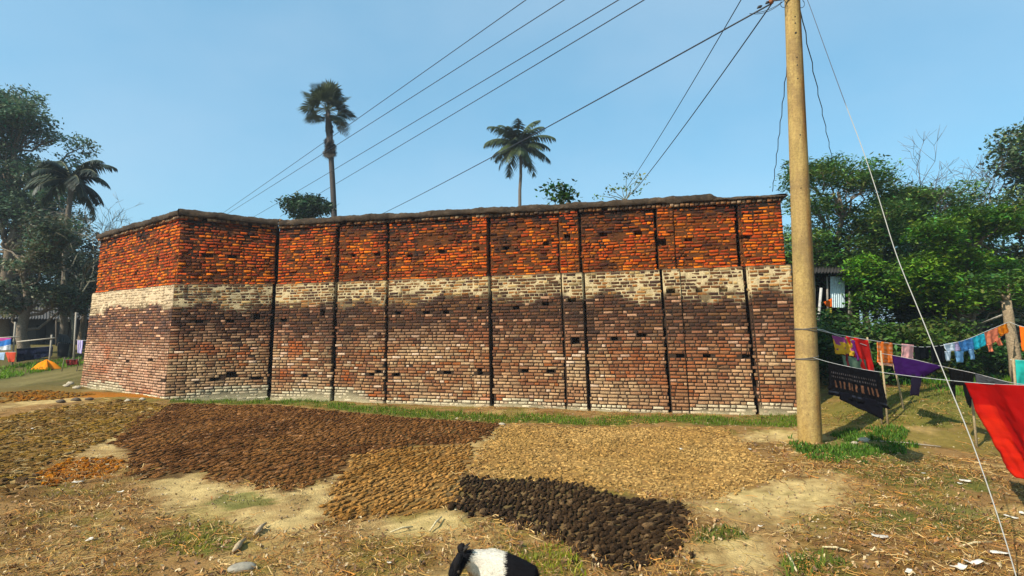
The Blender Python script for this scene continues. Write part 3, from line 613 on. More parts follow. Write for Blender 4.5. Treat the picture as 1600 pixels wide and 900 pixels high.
wallplant('wispy_plant', 'wispy pale green plant with bare stems on top of the wall', [(975, 310, y2), (958, 296, y2), (970, 291, y2), (990, 297, y2), (998, 276, y2), (1000, 285, y2), (984, 272, y2), (936, 306, y2), (948, 303, y2)], 16, .045, (.10, .14, .04), 72)
# ---------------------------------------------------------------- pole and wires
pb = gp(1266, 692); PB = Vector((pb.x, pb.y, 0)); pole = thing('utility_pole', 'tall tan concrete utility pole beside the right end of the wall', 'utility pole', PB)
def polex(z): p = at(1266-28*(z/8.2)-0, 692, PB.y); return PB.x-z*.008
HP = 11.6; zs = np.linspace(-.4, HP, 50); V = []; cols = []; n = 40
for z in zs:
    r = .205+(.112-.205)*z/HP
    for k in range(n):
        a = 2*math.pi*k/n; V.append((polex(z)+r*math.cos(a), PB.y+r*math.sin(a), z))
V = np.array(V); ang = np.tile(np.arange(n)*2*math.pi/n, len(zs)); zz = V[:, 2]
pc = np.tile(np.array([.31, .22, .11]), (len(V), 1))
st = sst(fbm(ang*3, zz*.6, 201, 4)+.12*sst(zz, 3, 6), .40, .58)*np.exp(-((ang-5.25)/.38)**2); pc = lerp(pc, (.20, .09, .035), st*.95)
pc = lerp(pc, (.27, .20, .095), sst(fbm(ang*2, zz*1.5, 211, 4), .5, .7)*.7); pc = lerp(pc, (.30, .20, .085), (1-sst(zz+.6*fbm(ang*2, zz*4, 215, 3), .2, 1.3))*.75)
pc = lerp(pc, (.42, .31, .15), sst(fbm(ang*4, zz*3, 213, 3), .58, .7)*.5)
I = np.arange(len(V)).reshape(len(zs), n); Q = np.stack([I[:-1], np.roll(I[:-1], -1, 1), np.roll(I[1:], -1, 1), I[1:]], -1).reshape(-1, 4)
mk('shaft', V, [Q, np.array([I[-1]])[:, ::1]], M['concrete'], pole, pc, True)
def onpole(py, da=-.15, px=None):
    z = at(1250, py, PB.y).z; r = .205+(.112-.205)*z/HP; a = -math.pi/2+da; return Vector((polex(z)+(r-.004)*math.cos(a), PB.y+(r-.004)*math.sin(a), z))
for py in (32, 42, 57, 95, 107, 128, 215, 297):
    p = onpole(py, -.2 if py < 290 else -.35); b = MB(); b.tube([p+Vector((0, .03, 0)), p+Vector((0, -.006, 0))], .014 if py != 57 else .022, 8, (.02, .015, .01)); b.build('bolt_hole', M['wire'], pole)
for py, tilt in ((513, .02), (516, -.03), (558, .03), (561, .0)):
    z = at(1260, py, PB.y).z; r = .205+(.112-.205)*z/HP+.007; b = MB()
    b.tube([(polex(z)+r*math.cos(a), PB.y+r*math.sin(a), z+tilt*math.cos(a)) for a in np.linspace(0, 2*math.pi, 25)], .008, 5, (.10, .085, .07)); b.build('wire_tie', M['wire'], pole)
def pz(py): return at(1240, py, PB.y).z
# crossarms and insulators above the frame
for z, L in ((pz(-270), .5), (pz(-215), .5), (pz(-160), .5), (pz(-125), .5), (pz(2), .42)):
    b = MB(); b.tube([(polex(z)-L, PB.y-.02, z), (polex(z), PB.y-.14, z), (polex(z)+.15, PB.y-.14, z)], .022, 6, (.12, .12, .12)); b.build('bracket', M['tin'], pole)
    b = MB(); b.tube([(polex(z)-L, PB.y-.02, z-.05), (polex(z)-L, PB.y-.02, z), (polex(z)-L, PB.y-.02, z+.03), (polex(z)-L, PB.y-.02, z+.09)], [.03, .045, .03, .04], 10, (.30, .12, .06)); b.build('insulator', M['stone'], pole)
def arcpts(a, b, sag, n=24, wob=0):
    t = np.linspace(0, 1, n)[:, None]; p = np.array(a)*(1-t)+np.array(b)*t; p[:, 2] -= (4*sag*t*(1-t))[:, 0]
    if wob: p[1:-1, 0] += np.array([wob*math.sin(k*2.1) for k in range(n-2)])
    return p
def wire(name, label, a, b, sag=0, r=.012, col=(.03, .035, .045), wob=0, n=24):
    m = MB(); m.tube(arcpts(a, b, sag, n, wob), r, 5, col); o = m.build(name, M['wire']); tag(o, label, 'wire', 'overhead wires')
DF = 46
wl_ = (('upper', -285, (345, 338)), ('second', -222, (352, 338)), ('third', -158, (395, 338)), ('fourth', -128, (432, 338)))
wt = {'upper': (-.5, (820, 0), (355, 328)), 'second': (-.5, (880, 0), (365, 328)), 'third': (-.5, (965, 0), (408, 332)), 'fourth': (-.5, (1005, 0), (450, 331))}
lb = {'upper': 'topmost overhead wire crossing the sky, left end beyond the wall', 'second': 'second overhead wire from the top crossing beside the fan palm', 'third': 'overhead wire third from the top crossing the open sky', 'fourth': 'overhead wire just under the third, nearly touching it midway'}
for k, (sx, a, c) in wt.items():
    e = at(*c, DF); # carry the straight sight line up to the pole
    py = a[1]-(1224-a[0])*(c[1]-a[1])/(a[0]-c[0]); s = at(1224, py, PB.y-.02)
    far_ = at(c[0]-12, c[1]+12*(c[1]-a[1])/(a[0]-c[0]), DF+1.5)
    wire('power_line', lb[k], s, far_, .04, .014)
zE = pz(4); eA = Vector((polex(zE)-.42, PB.y-.02, zE+.06))
wire('service_cable', 'dark service cable from the pole down past the coconut palm', at(1208, 4, PB.y), at(585, 340, 40), .12, .017)
wire('service_cable', 'left of two thin cables dropping steeply from the pole behind the wall', at(1182, -42, PB.y), at(975, 300, 24), .12, .011)
wire('service_cable', 'right of two thin cables dropping steeply from the pole behind the wall', at(1210, 0, PB.y), at(990, 300, 24), .10, .014)
wire('twisted_cable', 'thin wavy cable hanging from the pole to the right end of the wall top', onpole(95, -1.5), at(1207, 299, 14.6), .02, .009, wob=.014)
wire('twisted_cable', 'thin wavy cable running from the pole top into the trees at right', onpole(14, 1.5), at(1303, 262, 21), -.05, .011, wob=.02)
b = MB()
for (x0, y0, x1, y1, sg) in ((1171, 21, 1226, 0, .10), (1178, 20, 1222, 3, .05)): b.tube(arcpts(at(x0, y0, PB.y), at(x1, y1, PB.y-.1), sg, 14), .006, 5, (.03, .035, .045))
ce = at(1225, 10, PB.y-.05)
for R, cx in ((.055, 1224), (.06, 1252)):
    ce = at(cx, 6, PB.y-.1); b.tube([(ce.x+R*math.cos(a), ce.y, ce.z+R*math.sin(a)*1.3) for a in np.linspace(2.4, 2.4+5.0, 16)], .006, 5, (.03, .035, .045))
for px, py in ((1187, 11), (1200, 4)): q = at(px, py, PB.y); b.tube([q+Vector((-.05, 0, -.03)), q+Vector((-.02, 0, 0)), q+Vector((.02, 0, .012)), q+Vector((.05, 0, .03))], [.008, .028, .028, .008], 7, (.03, .03, .035))
o = b.build('loose_cable_loops', M['wire']); tag(o, 'loose loops and clamps of cable at the top of the pole', 'cable')
# long guy rope from the pole to the foreground
ga = Vector((polex(8), PB.y, 0)); gb = gp(1596, 915)
pts = [onplane(px, py, ga, gb) for px, py in ((1262, -60), (1262, 0), (1290, 78), (1320, 160), (1350, 238), (1375, 315), (1400, 400), (1440, 495), (1480, 596), (1520, 690), (1557, 800), (1580, 868))]+[gb-Vector((0, 0, .1))]
pts[0] = Vector((polex(pz(-60)), PB.y, pz(-60)))
P_ = np.array([tuple(p) for p in pts]); d_ = np.concatenate([[0], np.cumsum(np.linalg.norm(np.diff(P_, axis=0), axis=1))]); s_ = np.linspace(0, d_[-1], 60)
Ps = np.stack([np.interp(s_, d_, P_[:, k]) for k in range(3)], 1)
for _ in range(4): Ps[1:-1] = (Ps[:-2]+2*Ps[1:-1]+Ps[2:])/4
b = MB(); b.tube(Ps, np.where(np.arange(60) < 25, .0055, .0052), 6, np.vstack([np.repeat(np.where((np.arange(60) < 25)[:, None], np.array([[.07, .08, .10]]), np.array([[.33, .31, .27]])), 6, 0), [[.4]*3, [.4]*3]]))  # one pale rope; its dark look against the sky is painted on the upper stretch
o = b.build('guy_rope', M['wire']); tag(o, 'long pale rope slanting from the pole to the bottom right corner', 'rope')
# ---------------------------------------------------------------- clothes lines, laundry
def rope(name, label, pts, r=.007, col=(.5, .48, .44), n=40, group='clothes lines'):
    P_ = np.array([tuple(p) for p in pts]); d = np.concatenate([[0], np.cumsum(np.linalg.norm(np.diff(P_, axis=0), axis=1))]); s = np.linspace(0, d[-1], n)
    Q_ = np.stack([np.interp(s, d, P_[:, k]) for k in range(3)], 1)
    for _ in range(2): Q_[1:-1] = (Q_[:-2]+2*Q_[1:-1]+Q_[2:])/4
    b = MB(); b.tube(Q_, r, 5, col); o = b.build(name, M['wire']); tag(o, label, 'rope', group)
def panel(mb, TL, TR, BL, BR, colf, nu=22, nv=18, wave=.02, folds=3, seed=0, sag=0.0):
    """cloth between four corners, pleated; colf(u, v) gives rgb"""
    TL, TR, BL, BR = [np.array(tuple(p)) for p in (TL, TR, BL, BR)]
    u, v = np.meshgrid(np.linspace(0, 1, nu), np.linspace(0, 1, nv)); u = u.ravel(); v = v.ravel()
    p = (TL[None]*(1-u)[:, None]+TR[None]*u[:, None])*(1-v)[:, None]+(BL[None]*(1-u)[:, None]+BR[None]*u[:, None])*v[:, None]
    e = TR-TL; nr = np.cross(e, [0, 0, 1.]); nr /= np.linalg.norm(nr)+1e-9
    w = (np.sin(u*folds*6.28+seed+v*1.3)*.65+(fbm(u*16+seed, v*9, 17, 3)-.5)*1.1+np.sin(u*folds*11+seed*2.1)*.3+(fbm(u*6+seed, v*2.5, 7, 3)-.5)*1.6)*wave*(.3+.9*v)
    p = p+nr[None]*w[:, None]; p[:, 2] -= sag*np.sin(u*math.pi)*(1-v)*0+sag*4*u*(1-u)
    p[:, 2] += (fbm(u*5+seed, v*0, 9, 3)-.5)*.03*v
    c = np.array(colf(u, v)); c = np.tile(c, (len(u), 1)) if c.ndim == 1 else c
    I = np.arange(nu*nv).reshape(nv, nu); Q = np.stack([I[:-1, :-1], I[:-1, 1:], I[1:, 1:], I[1:, :-1]], -1).reshape(-1, 4)
    mb.add(p, Q, (), c)
def plain(c, var=.12, sd=0):
    c = np.array(c)
    return lambda u, v: c[None]*(1+var*(fbm(u*5, v*5, 60+sd, 3)-.5)*2)[:, None]
def finish(mb, name, label, cat, group='laundry on the lines'):
    o = mb.build(name, M['cloth'], None, True); s = o.modifiers.new('thick', 'SOLIDIFY'); s.thickness = .006; s.offset = 0
    return tag(o, label, cat, group)
# back line: pole -> lopped trunk
A1 = Vector((PB.x, PB.y, 0)); B1_ = Vector((ps.x-.05, ps.y-.12, 0))
def L1(px, py): return onplane(px, py, A1, B1_)
rope('clothes_line', 'back clothes line from the pole to the lopped trunk', [L1(x, y) for x, y in ((1262, 511), (1290, 519), (1330, 527), (1357, 531), (1400, 538), (1440, 543), (1475, 540), (1510, 531), (1545, 516), (1576, 503))])
rope('clothes_line', 'second strand twisted along the back clothes line near the pole', [L1(x, y) for x, y in ((1262, 513), (1285, 515), (1320, 529), (1345, 537), (1357, 541))], .006)
def g4(name, label, cat, q, colf, L, wave=.02, folds=2, seed=0, extra=(), nu=22, nv=18):
    b = MB(); panel(b, *[L(*p) for p in q], colf, nu, nv, wave, folds, seed)
    for ex in extra: panel(b, *[L(*p) for p in ex[0]], ex[1] if len(ex) > 1 else colf, 10, 12, wave, 1, seed+3)
    return finish(b, name, label, cat)
def floral(u, v):
    t = fbm(u*4, v*5, 333, 2); c = np.tile(np.array([.75, .42, .03]), (len(u), 1)); c = lerp(c, (.35, .06, .22), sst(t, .47, .53)*(v < .8)); return c
g4('patterned_garment', 'yellow and purple patterned garment hung nearest the pole', 'garment', [(1299, 524), (1334, 530), (1304, 551), (1333, 557)], floral, L1, .03, 2, 1, [([(1325, 528), (1338, 534), (1336, 562), (1345, 566)], plain((.22, .03, .20))), ([(1318, 552), (1327, 553), (1321, 573), (1328, 575)], plain((.10, .015, .02)))], 30, 26)
g4('red_cloth', 'narrow bright red cloth hanging behind the patterned garment', 'cloth', [(1321, 525), (1356, 532), (1345, 578), (1365, 583)], plain((.70, .02, .015)), L1, .03, 2, 2)
g4('green_cloth', 'grey-green cloth hanging low between the patterned garment and the black cloth', 'cloth', [(1316, 555), (1352, 562), (1320, 580), (1356, 584)], plain((.15, .22, .14)), L1, .02, 2, 31)
def otow(u, v): return lerp(np.tile(np.array([.85, .19, .025]), (len(u), 1)), (.9, .5, .3), ((np.sin(v*30) > .55) & (np.sin(u*17) > -.3))*.5)
g4('orange_towel', 'orange printed towel on the back line', 'towel', [(1370, 533), (1394, 536), (1372, 566), (1398, 568)], otow, L1, .025, 2, 3, [([(1372, 566), (1396, 568), (1374, 571), (1394, 572)], plain((.9, .45, .3)))])
g4('pink_towel', 'pale pink towel right of the orange towel', 'towel', [(1409, 537), (1428, 539), (1410, 562), (1427, 563)], plain((.85, .42, .40)), L1, .02, 1, 4)
g4('black_garment', 'small black garment right of the pink towel', 'garment', [(1429, 541), (1451, 542), (1431, 562), (1451, 561)], plain((.008, .008, .010)), L1, .02, 2, 5)
g4('black_garment', 'black garment left of the white shirt on the back line', 'garment', [(1453, 541), (1474, 538), (1456, 568), (1476, 566)], plain((.008, .008, .010)), L1, .02, 2, 6)
def wsh(u, v): return lerp(np.tile(np.array([.68, .74, .82]), (len(u), 1)), (.48, .32, .58), (u > .75)*.8*1.0)
g4('white_shirt', 'small white shirt with lilac side on the back line', 'shirt', [(1474, 538), (1497, 534), (1477, 550), (1500, 548)], wsh, L1, .02, 2, 7, [([(1476, 549), (1486, 548), (1479, 564), (1486, 564)], plain((.62, .7, .78)))])
g4('blue_shirt', 'small blue shirt between the white and cyan ones', 'shirt', [(1497, 534), (1518, 528), (1503, 551), (1522, 545)], plain((.07, .24, .55), .3), L1, .02, 2, 8, [([(1492, 549), (1506, 549), (1496, 566), (1506, 567)], plain((.2, .42, .68))), ([(1513, 546), (1522, 544), (1518, 562), (1524, 562)], plain((.22, .42, .66)))])
g4('cyan_cloth', 'bright cyan cloth on the back line', 'cloth', [(1518, 528), (1538, 521), (1524, 547), (1541, 539)], plain((.03, .52, .66)), L1, .02, 2, 9)
g4('salmon_shirt', 'small salmon shirt with dangling sleeves', 'shirt', [(1538, 520), (1560, 511), (1542, 541), (1562, 532)], plain((.85, .24, .12)), L1, .025, 2, 10, [([(1542, 538), (1549, 536), (1545, 550), (1550, 550)],), ([(1554, 532), (1562, 528), (1560, 541), (1565, 540)],)])
g4('orange_cloth', 'small orange cloth beside the lopped trunk', 'cloth', [(1557, 512), (1573, 505), (1564, 525), (1577, 519)], plain((.85, .27, .01)), L1, .02, 2, 11)
B1b = gp(1700, 640); rope('clothes_line', 'short clothes line running right from the lopped trunk out of view', [at(1577, 503, 15.1), at(1592, 509, 14.6), at(1615, 514, 14.2), at(1660, 522, 13.6)], .007)
b = MB(); panel(b, at(1592, 509, 14.6), at(1625, 515, 14.1), at(1598, 549, 14.6), at(1628, 552, 14.1), plain((.85, .16, .01)), 18, 16, .03, 2, 12); finish(b, 'orange_cloth', 'orange cloth cut by the right edge beyond the lopped trunk', 'cloth')
b = MB(); b.tube([G(1700, 13.2)-Vector((0, 0, .3)), at(1660, 518, 13.6)], .035, 7, (.3, .22, .12)); tag(b.build('bamboo_post', M['wood']), 'bamboo post beyond the right edge carrying the short line', 'post')
def prop(label, a, bpt, Y):
    q = G(bpt[0], Y); b = MB(); p1 = at(a[0], a[1], Y); b.tube([q-Vector((0, 0, .2)), q.lerp(p1, .5)+Vector((.01, 0, 0)), p1], [.022, .02, .016], 6, (.36, .27, .15)); tag(b.build('prop_stick', M['wood']), label, 'stick', 'clothes props')
prop('leaning stick propping the back line beside the red cloth', (1355, 527), (1372, 600), L1(1357, 531).y+.05)
prop('thin leaning stick beside the orange towel', (1389, 545), (1407, 620), L1(1395, 540).y+.3)
prop('short stick under the black trousers', (1513, 590), (1516, 650), 10.3)
# front line: pole -> post right of the frame
A2 = Vector((PB.x, PB.y, 0)); B2 = Vector((5.72, 4.4, 0))
def L2(px, py): return onplane(px, py, A2, B2)
eb = Vector((B2.x, B2.y, 1.42)); rope('clothes_line', 'front clothes line from the pole past the black and red cloths', [L2(x, y) for x, y in ((1262, 556), (1295, 566), (1335, 575), (1372, 581), (1440, 590), (1508, 597), (1560, 601), (1600, 602), (1680, 606))]+[eb], .004, (.42, .42, .40))
b = MB(); b.tube([Vector((B2.x+.05, B2.y, -.3)), eb+Vector((0, 0, .2))], .04, 8, (.3, .22, .12)); tag(b.build('bamboo_post', M['wood']), 'bamboo post beyond the right edge carrying the front line', 'post')
def blk_(u, v):
    c = np.tile(np.array([.004, .004, .005]), (len(u), 1)); k = (u*12.0) % 1; row = (v > .50) & (v < .72) & (k > .3) & (k < .68) & (u > .10) & (u < .93)
    c = lerp(c, (.16, .075, .04), row*.8*(.4+.6*(fbm(u*30, v*8, 5, 2)))); d = (((v > .24) & (v < .30)) | ((v > .36) & (v < .41))) & (((u*26) % 1) > .6) & (u > .06) & (u < .9)
    c = lerp(c, (.14, .12, .12), d*.35); return lerp(c, (.05, .06, .09), ((v > .85) & (v < .9))*.5*fbm(u*20, v, 8, 2))
b = MB(); panel(b, L2(1295, 567), L2(1374, 582), L2(1297, 617), L2(1391, 640), blk_, 150, 60, .03, 2, 13)
panel(b, L2(1311, 611), L2(1380, 628), L2(1312, 625), L2(1381, 656), plain((.005, .005, .008)), 20, 10, .02, 2, 14); finish(b, 'black_cloth', 'black cloth with a row of rusty printed dashes hung beside the pole', 'cloth')
def red_(u, v):
    c = np.tile(np.array([.30, .004, .003]), (len(u), 1)); c = lerp(c, (.55, .02, .005), (u < .17)*.8*(fbm(u*4, v*22, 12, 3)*1.4).clip(0, 1)*(v > .25)); return lerp(c, (.20, .003, .004), sst(fbm(u*3, v*26, 15, 3), .52, .66)*(v > .55)*(u > .25)*.8)
b = MB(); panel(b, L2(1507, 598), L2(1690, 606), L2(1577, 745), L2(1790, 800), red_, 60, 60, .07, 2, 15); finish(b, 'red_sari', 'large bright red cloth cut by the right edge', 'cloth')
# middle line with the purple shirt and the trousers
A3 = G(1385, 11.6); A3.z = 0; B3 = Vector((8.4, 8.6, 0))
def L3(px, py): return onplane(px, py, A3, B3)
rope('clothes_line', 'middle clothes line carrying the purple garment and black trousers', [L3(x, y) for x, y in ((1375, 552), (1394, 555), (1430, 562), (1478, 574), (1522, 583), (1578, 598), (1640, 606))], .006, (.3, .28, .26))
prop('stick carrying the left end of the middle line behind the black cloth', (1376, 548), (1380, 640), A3.y+.15)
b = MB(); b.tube([G(1655, L3(1640, 606).y)-Vector((0, 0, .3)), L3(1642, 602)], .035, 7, (.3, .22, .12)); tag(b.build('bamboo_post', M['wood']), 'bamboo post beyond the right edge carrying the middle line', 'post')
g4('purple_shirt', 'dark purple garment with a hanging sleeve', 'garment', [(1394, 555), (1474, 572), (1397, 586), (1441, 590)], plain((.028, .006, .065)), L3, .03, 2, 16, [([(1424, 585), (1441, 585), (1424, 618), (1438, 619)], plain((.012, .009, .02)))])
def lg(u, v): return np.tile(np.array([.005, .005, .005]), (len(u), 1))
g4('black_trousers', 'black trousers with two hanging legs left of the red cloth', 'trousers', [(1481, 575), (1520, 583), (1484, 601), (1520, 604)], lg, L3, .025, 2, 17, [([(1484, 598), (1493, 600), (1489, 622), (1494, 624)],), ([(1504, 598), (1520, 602), (1511, 632), (1518, 638)],)])
g4('dark_grey_cloth', 'dark grey cloth bunched on the line above the red cloth', 'cloth', [(1523, 583), (1578, 598), (1526, 600), (1574, 603)], plain((.045, .046, .05), .5), L3, .03, 3, 18)
b = MB(); p = [at(1586, 562, 10.2), at(1640, 566, 10.0), at(1588, 604, 10.2), at(1640, 608, 10.0)]; panel(b, *p, plain((.02, .33, .28), .4), 18, 18, .03, 2, 19); finish(b, 'teal_cloth', 'teal cloth at the right edge above the red cloth', 'cloth')
rope('clothes_line', 'short line at the right edge carrying the teal cloth', [p[0]+Vector((-.06, .03, 0)), p[1], at(1700, 566, 9.8)], .006)
for Y, px in ((10.2, 1583), (9.8, 1702)):
    q = G(px, Y); b = MB(); b.tube([q-Vector((0, 0, .2)), at(px, 560, Y)], .02, 6, (.3, .22, .12)); tag(b.build('prop_stick', M['wood']), 'stick holding the left end of the teal cloth' if px < 1600 else 'stick beyond the right edge holding the teal cloth line', 'stick', 'clothes props')
# tin shed at right
SY = 20.5
def rect(mb, x0, y0, x1, y1, Y, col, th=.06): p0 = at(x0, y1, Y); p1 = at(x1, y0, Y); mb.box(((p0.x+p1.x)/2, Y, (p0.z+p1.z)/2), (abs(p1.x-p0.x), th, abs(p1.z-p0.z)), col)
sh = thing('tin_shed', 'dark shed with a pale corrugated sheet behind the shrubs right of the pole', 'shed', G(1300, SY))
b = MB(); rect(b, 1225, 425, 1340, 560, SY+2.6, (.035, .028, .022)); b.build('back_wall', M['wood'], sh)
b = MB(); p0 = at(1338, 560, SY); b.box((p0.x, SY+1.3, 1.8), (.06, 2.5, 2.6), (.05, .04, .03)); b.build('side_wall', M['wood'], sh)
def corr(mb, P0, P1, P2, P3, n, amp, col):
    P0, P1, P2, P3 = [np.array(tuple(p)) for p in (P0, P1, P2, P3)]; u = np.linspace(0, 1, n*6+1); nr = np.cross(P1-P0, P2-P0); nr = nr/np.linalg.norm(nr)
    w = np.sin(u*n*2*math.pi)*amp; a = P0+(P1-P0)*u[:, None]+nr*w[:, None]; d = P2+(P3-P2)*u[:, None]+nr*w[:, None]; m = len(u)
    mb.add(np.vstack([a, d]), [(k, k+1, m+k+1, m+k) for k in range(m-1)], (), col)
b = MB(); corr(b, at(1297, 480, SY), at(1320, 481, SY), at(1297, 432, SY), at(1320, 432, SY), 7, .022, (.55, .66, .68)); o = b.build('tin_sheet', M['tin'], sh); o['label'] = 'pale blue-grey corrugated sheet'
b = MB(); e0 = at(1215, 426, SY-.5); e1 = at(1345, 426, SY-.5); k0 = at(1215, 408, SY+2.8); k1 = at(1345, 408, SY+2.8); corr(b, e0, e1, k0, k1, 26, .03, (.07, .06, .055)); b.build('roof', M['tin'], sh)
for a, c in (((1292, 432), (1294, 500)), ((1272, 432), (1274, 520)), ((1328, 455), (1326, 500))):
    b = MB(); b.tube([at(*c, SY-.1), at(*a, SY-.1)], .035, 7, (.26, .23, .19)); b.build('post', M['wood'], sh)
b = MB(); b.tube([at(1277, 525, SY-.9), at(1283, 450, SY-.9)], [.05, .045], 8, (.42, .40, .36)); tag(b.build('pale_post', M['wood']), 'pale upright post in front of the tin shed', 'post')
b = MB(); panel(b, at(1287, 472, SY-.6), at(1300, 466, SY-.6), at(1291, 479, SY-.6), at(1300, 481, SY-.6), plain((.75, .13, .01)), 12, 8, .02, 1, 20); finish(b, 'orange_bundle', 'orange cloth hung in the opening of the tin shed', 'cloth')
b = MB(); panel(b, at(1290, 482, SY-.6), at(1300, 482, SY-.6), at(1290, 500, SY-.6), at(1299, 500, SY-.6), lambda u, v: lerp(np.tile(np.array([.6, .45, .05]), (len(u), 1)), (.1, .07, .03), (np.sin(v*30+u*6) > .2)*.7), 12, 20, .02, 1, 21); finish(b, 'yellow_cloth', 'yellow striped cloth under the orange one at the tin shed', 'cloth')
b = MB(); b.tube([at(1528, 508, 18.5), at(1572, 490, 16)], .03, 6, (.38, .34, .28)); tag(b.build('bamboo_pole', M['wood']), 'pale bamboo pole leaning left of the lopped trunk', 'pole')
# ---------------------------------------------------------------- left yard: shed, rails, laundry
LY = 31.5
sh = thing('low_house', 'low dark house in the shade of the left-hand trees', 'house', G(80, LY))
b = MB(); rect(b, -70, 495, 170, 556, LY+1.5, (.055, .048, .042), .15); b.build('wall', M['wood'], sh)
b = MB(); corr(b, at(-90, 497, LY), at(185, 499, LY), at(-90, 462, LY+4), at(185, 464, LY+4), 60, .035, (.13, .125, .12)); b.build('roof', M['tin'], sh)
for x in (30, 88, 130):
    b = MB(); b.tube([at(x, 555, LY+.1), at(x, 497, LY+.1)], .05, 7, (.10, .08, .06)); b.build('post', M['wood'], sh)
b = MB(); rect(b, 88, 497, 109, 503, LY+.4, (.34, .32, .29), .05); b.build('board', M['wood'], sh)
b = MB(); rect(b, 55, 508, 72, 553, LY+1.38, (.02, .018, .016), .04); b.build('door', M['wood'], sh)
SY2 = 26
ls = thing('low_lean_to', 'small dark lean-to with a sloping roof in front of the low house', 'shed', G(98, SY2))
b = MB(); corr(b, at(88, 535, SY2-.3), at(114, 537, SY2-.3), at(92, 521, SY2+1), at(106, 524, SY2+1), 8, .03, (.09, .085, .075)); b.build('roof', M['tin'], ls)
b = MB(); rect(b, 90, 536, 112, 562, SY2+.6, (.02, .018, .018)); b.build('wall', M['wood'], ls)
RY = 24
def lpost(px, y0, y1, Y, r, label, col=(.33, .29, .23)):
    b = MB(); q = G(px, Y); b.tube([q-Vector((0, 0, .2)), at(px, y0, Y)], r, 6, col); tag(b.build('bamboo_post', M['wood']), label, 'post', 'posts of the left yard')
lpost(24, 503, 566, RY, .035, 'pale post left of the dusty tree, by the striped cloths'); lpost(119, 488, 545, RY, .035, 'tall pale post beside the left end of the wall'); lpost(81, 523, 555, RY, .035, 'short post at the right end of the bamboo rail')
for (x0, y0, x1, y1, lab) in ((-20, 529, 32, 526, 'bamboo rail at the left edge above the striped cloth'), (27, 534, 86, 528, 'bamboo rail between the two left posts')):
    b = MB(); b.tube([at(x0, y0, RY-.05), at(x1, y1, RY-.05)], .03, 6, (.36, .31, .24)); tag(b.build('bamboo_rail', M['wood']), lab, 'rail', 'rails of the left yard')
def LA(Y): return lambda px, py: at(px, py, Y)
def strip(u, v): return lerp(lerp(np.tile(np.array([.55, .08, .30]), (len(u), 1)), (.05, .20, .55), (v+u*.4 > .45)*1.0), (.7, .7, .7), (v+u*.3 > .85)*1.0)
g4('striped_cloth', 'pink and blue cloth over the rail at the left edge', 'cloth', [(-15, 528), (18, 528), (-15, 549), (16, 547)], strip, LA(RY-.15), .03, 2, 22, nv=24)
g4('white_cloth', 'pale blue cloth at the left edge below the rail', 'cloth', [(-8, 551), (8, 551), (-6, 562), (6, 563)], plain((.45, .58, .75)), LA(RY-.4), .02, 1, 23)
g4('red_cloth', 'red cloth beside the pale blue one at the left edge', 'cloth', [(8, 550), (25, 550), (14, 566), (22, 566)], plain((.70, .09, .04)), LA(RY-.4), .02, 1, 24)
rope('clothes_line', 'line at the left edge with the red cloth', [at(-20, 551, RY-.4), at(25, 550, RY-.4)], .008)
g4('navy_cloth', 'long dark navy cloth hanging under the bamboo rail', 'cloth', [(26, 545), (83, 541), (27, 566), (82, 556)], plain((.010, .013, .03), .4), LA(RY+.3), .03, 4, 25)
rope('clothes_line', 'line with the navy cloth in the left yard', [at(24, 545, RY+.3), at(83, 541, RY+.3)], .008, (.1, .1, .1))
g4('lilac_cloth', 'lilac and white striped cloth next to the wall end', 'cloth', [(121, 532), (130, 532), (121, 552), (128, 553)], lambda u, v: lerp(np.tile(np.array([.35, .25, .6]), (len(u), 1)), (.75, .7, .8), (np.sin(u*19) > 0)*.8), LA(RY), .02, 1, 26)
rope('clothes_line', 'short line with the lilac cloth', [at(119, 531, RY), at(150, 533, RY)], .008)
oc = gp(72, 577); b = MB(); g_ = random.Random(3); nn = 26
ring_ = [(oc.x+.47*math.cos(a)*(1+.28*math.sin(a*5)), oc.y+.4*math.sin(a), float(hgt(oc.x, oc.y))+.02) for a in np.linspace(0, 6.283, nn, endpoint=False)]
mid_ = [(oc.x+.24*math.cos(a)*(1+.3*math.sin(a*5+1)), oc.y+.2*math.sin(a), float(hgt(oc.x, oc.y))+.22+.05*math.sin(a*5)) for a in np.linspace(0, 6.283, nn, endpoint=False)]
b.add(ring_+mid_+[(oc.x, oc.y, float(hgt(oc.x, oc.y))+.40)], [(k, (k+1) % nn, nn+(k+1) % nn, nn+k) for k in range(nn)], [(nn+k, nn+(k+1) % nn, 2*nn) for k in range(nn)], (.85, .26, .01))
tag(b.build('orange_cloth_heap', M['cloth'], None, True), 'bright orange cloth peaked over a stump on the left grass', 'cloth')
g4('maroon_cloth', 'small maroon cloth lying low by the left end of the wall', 'cloth', [(103, 562), (122, 561), (105, 572), (123, 569)], plain((.16, .02, .015)), LA(RY-1.2), .05, 2, 27)
rope('clothes_line', 'low line with the maroon cloth', [at(101, 562, RY-1.2), at(124, 561, RY-1.2)], .008, (.1, .1, .1))
for px in (101, 124):
    q = G(px, RY-1.2); b = MB(); b.tube([q-Vector((0, 0, .1)), at(px, 558, RY-1.2)], .018, 5, (.2, .16, .1)); tag(b.build('prop_stick', M['wood']), 'left stick of the low line with the maroon cloth' if px == 101 else 'right stick of the low line with the maroon cloth', 'stick', 'clothes props')
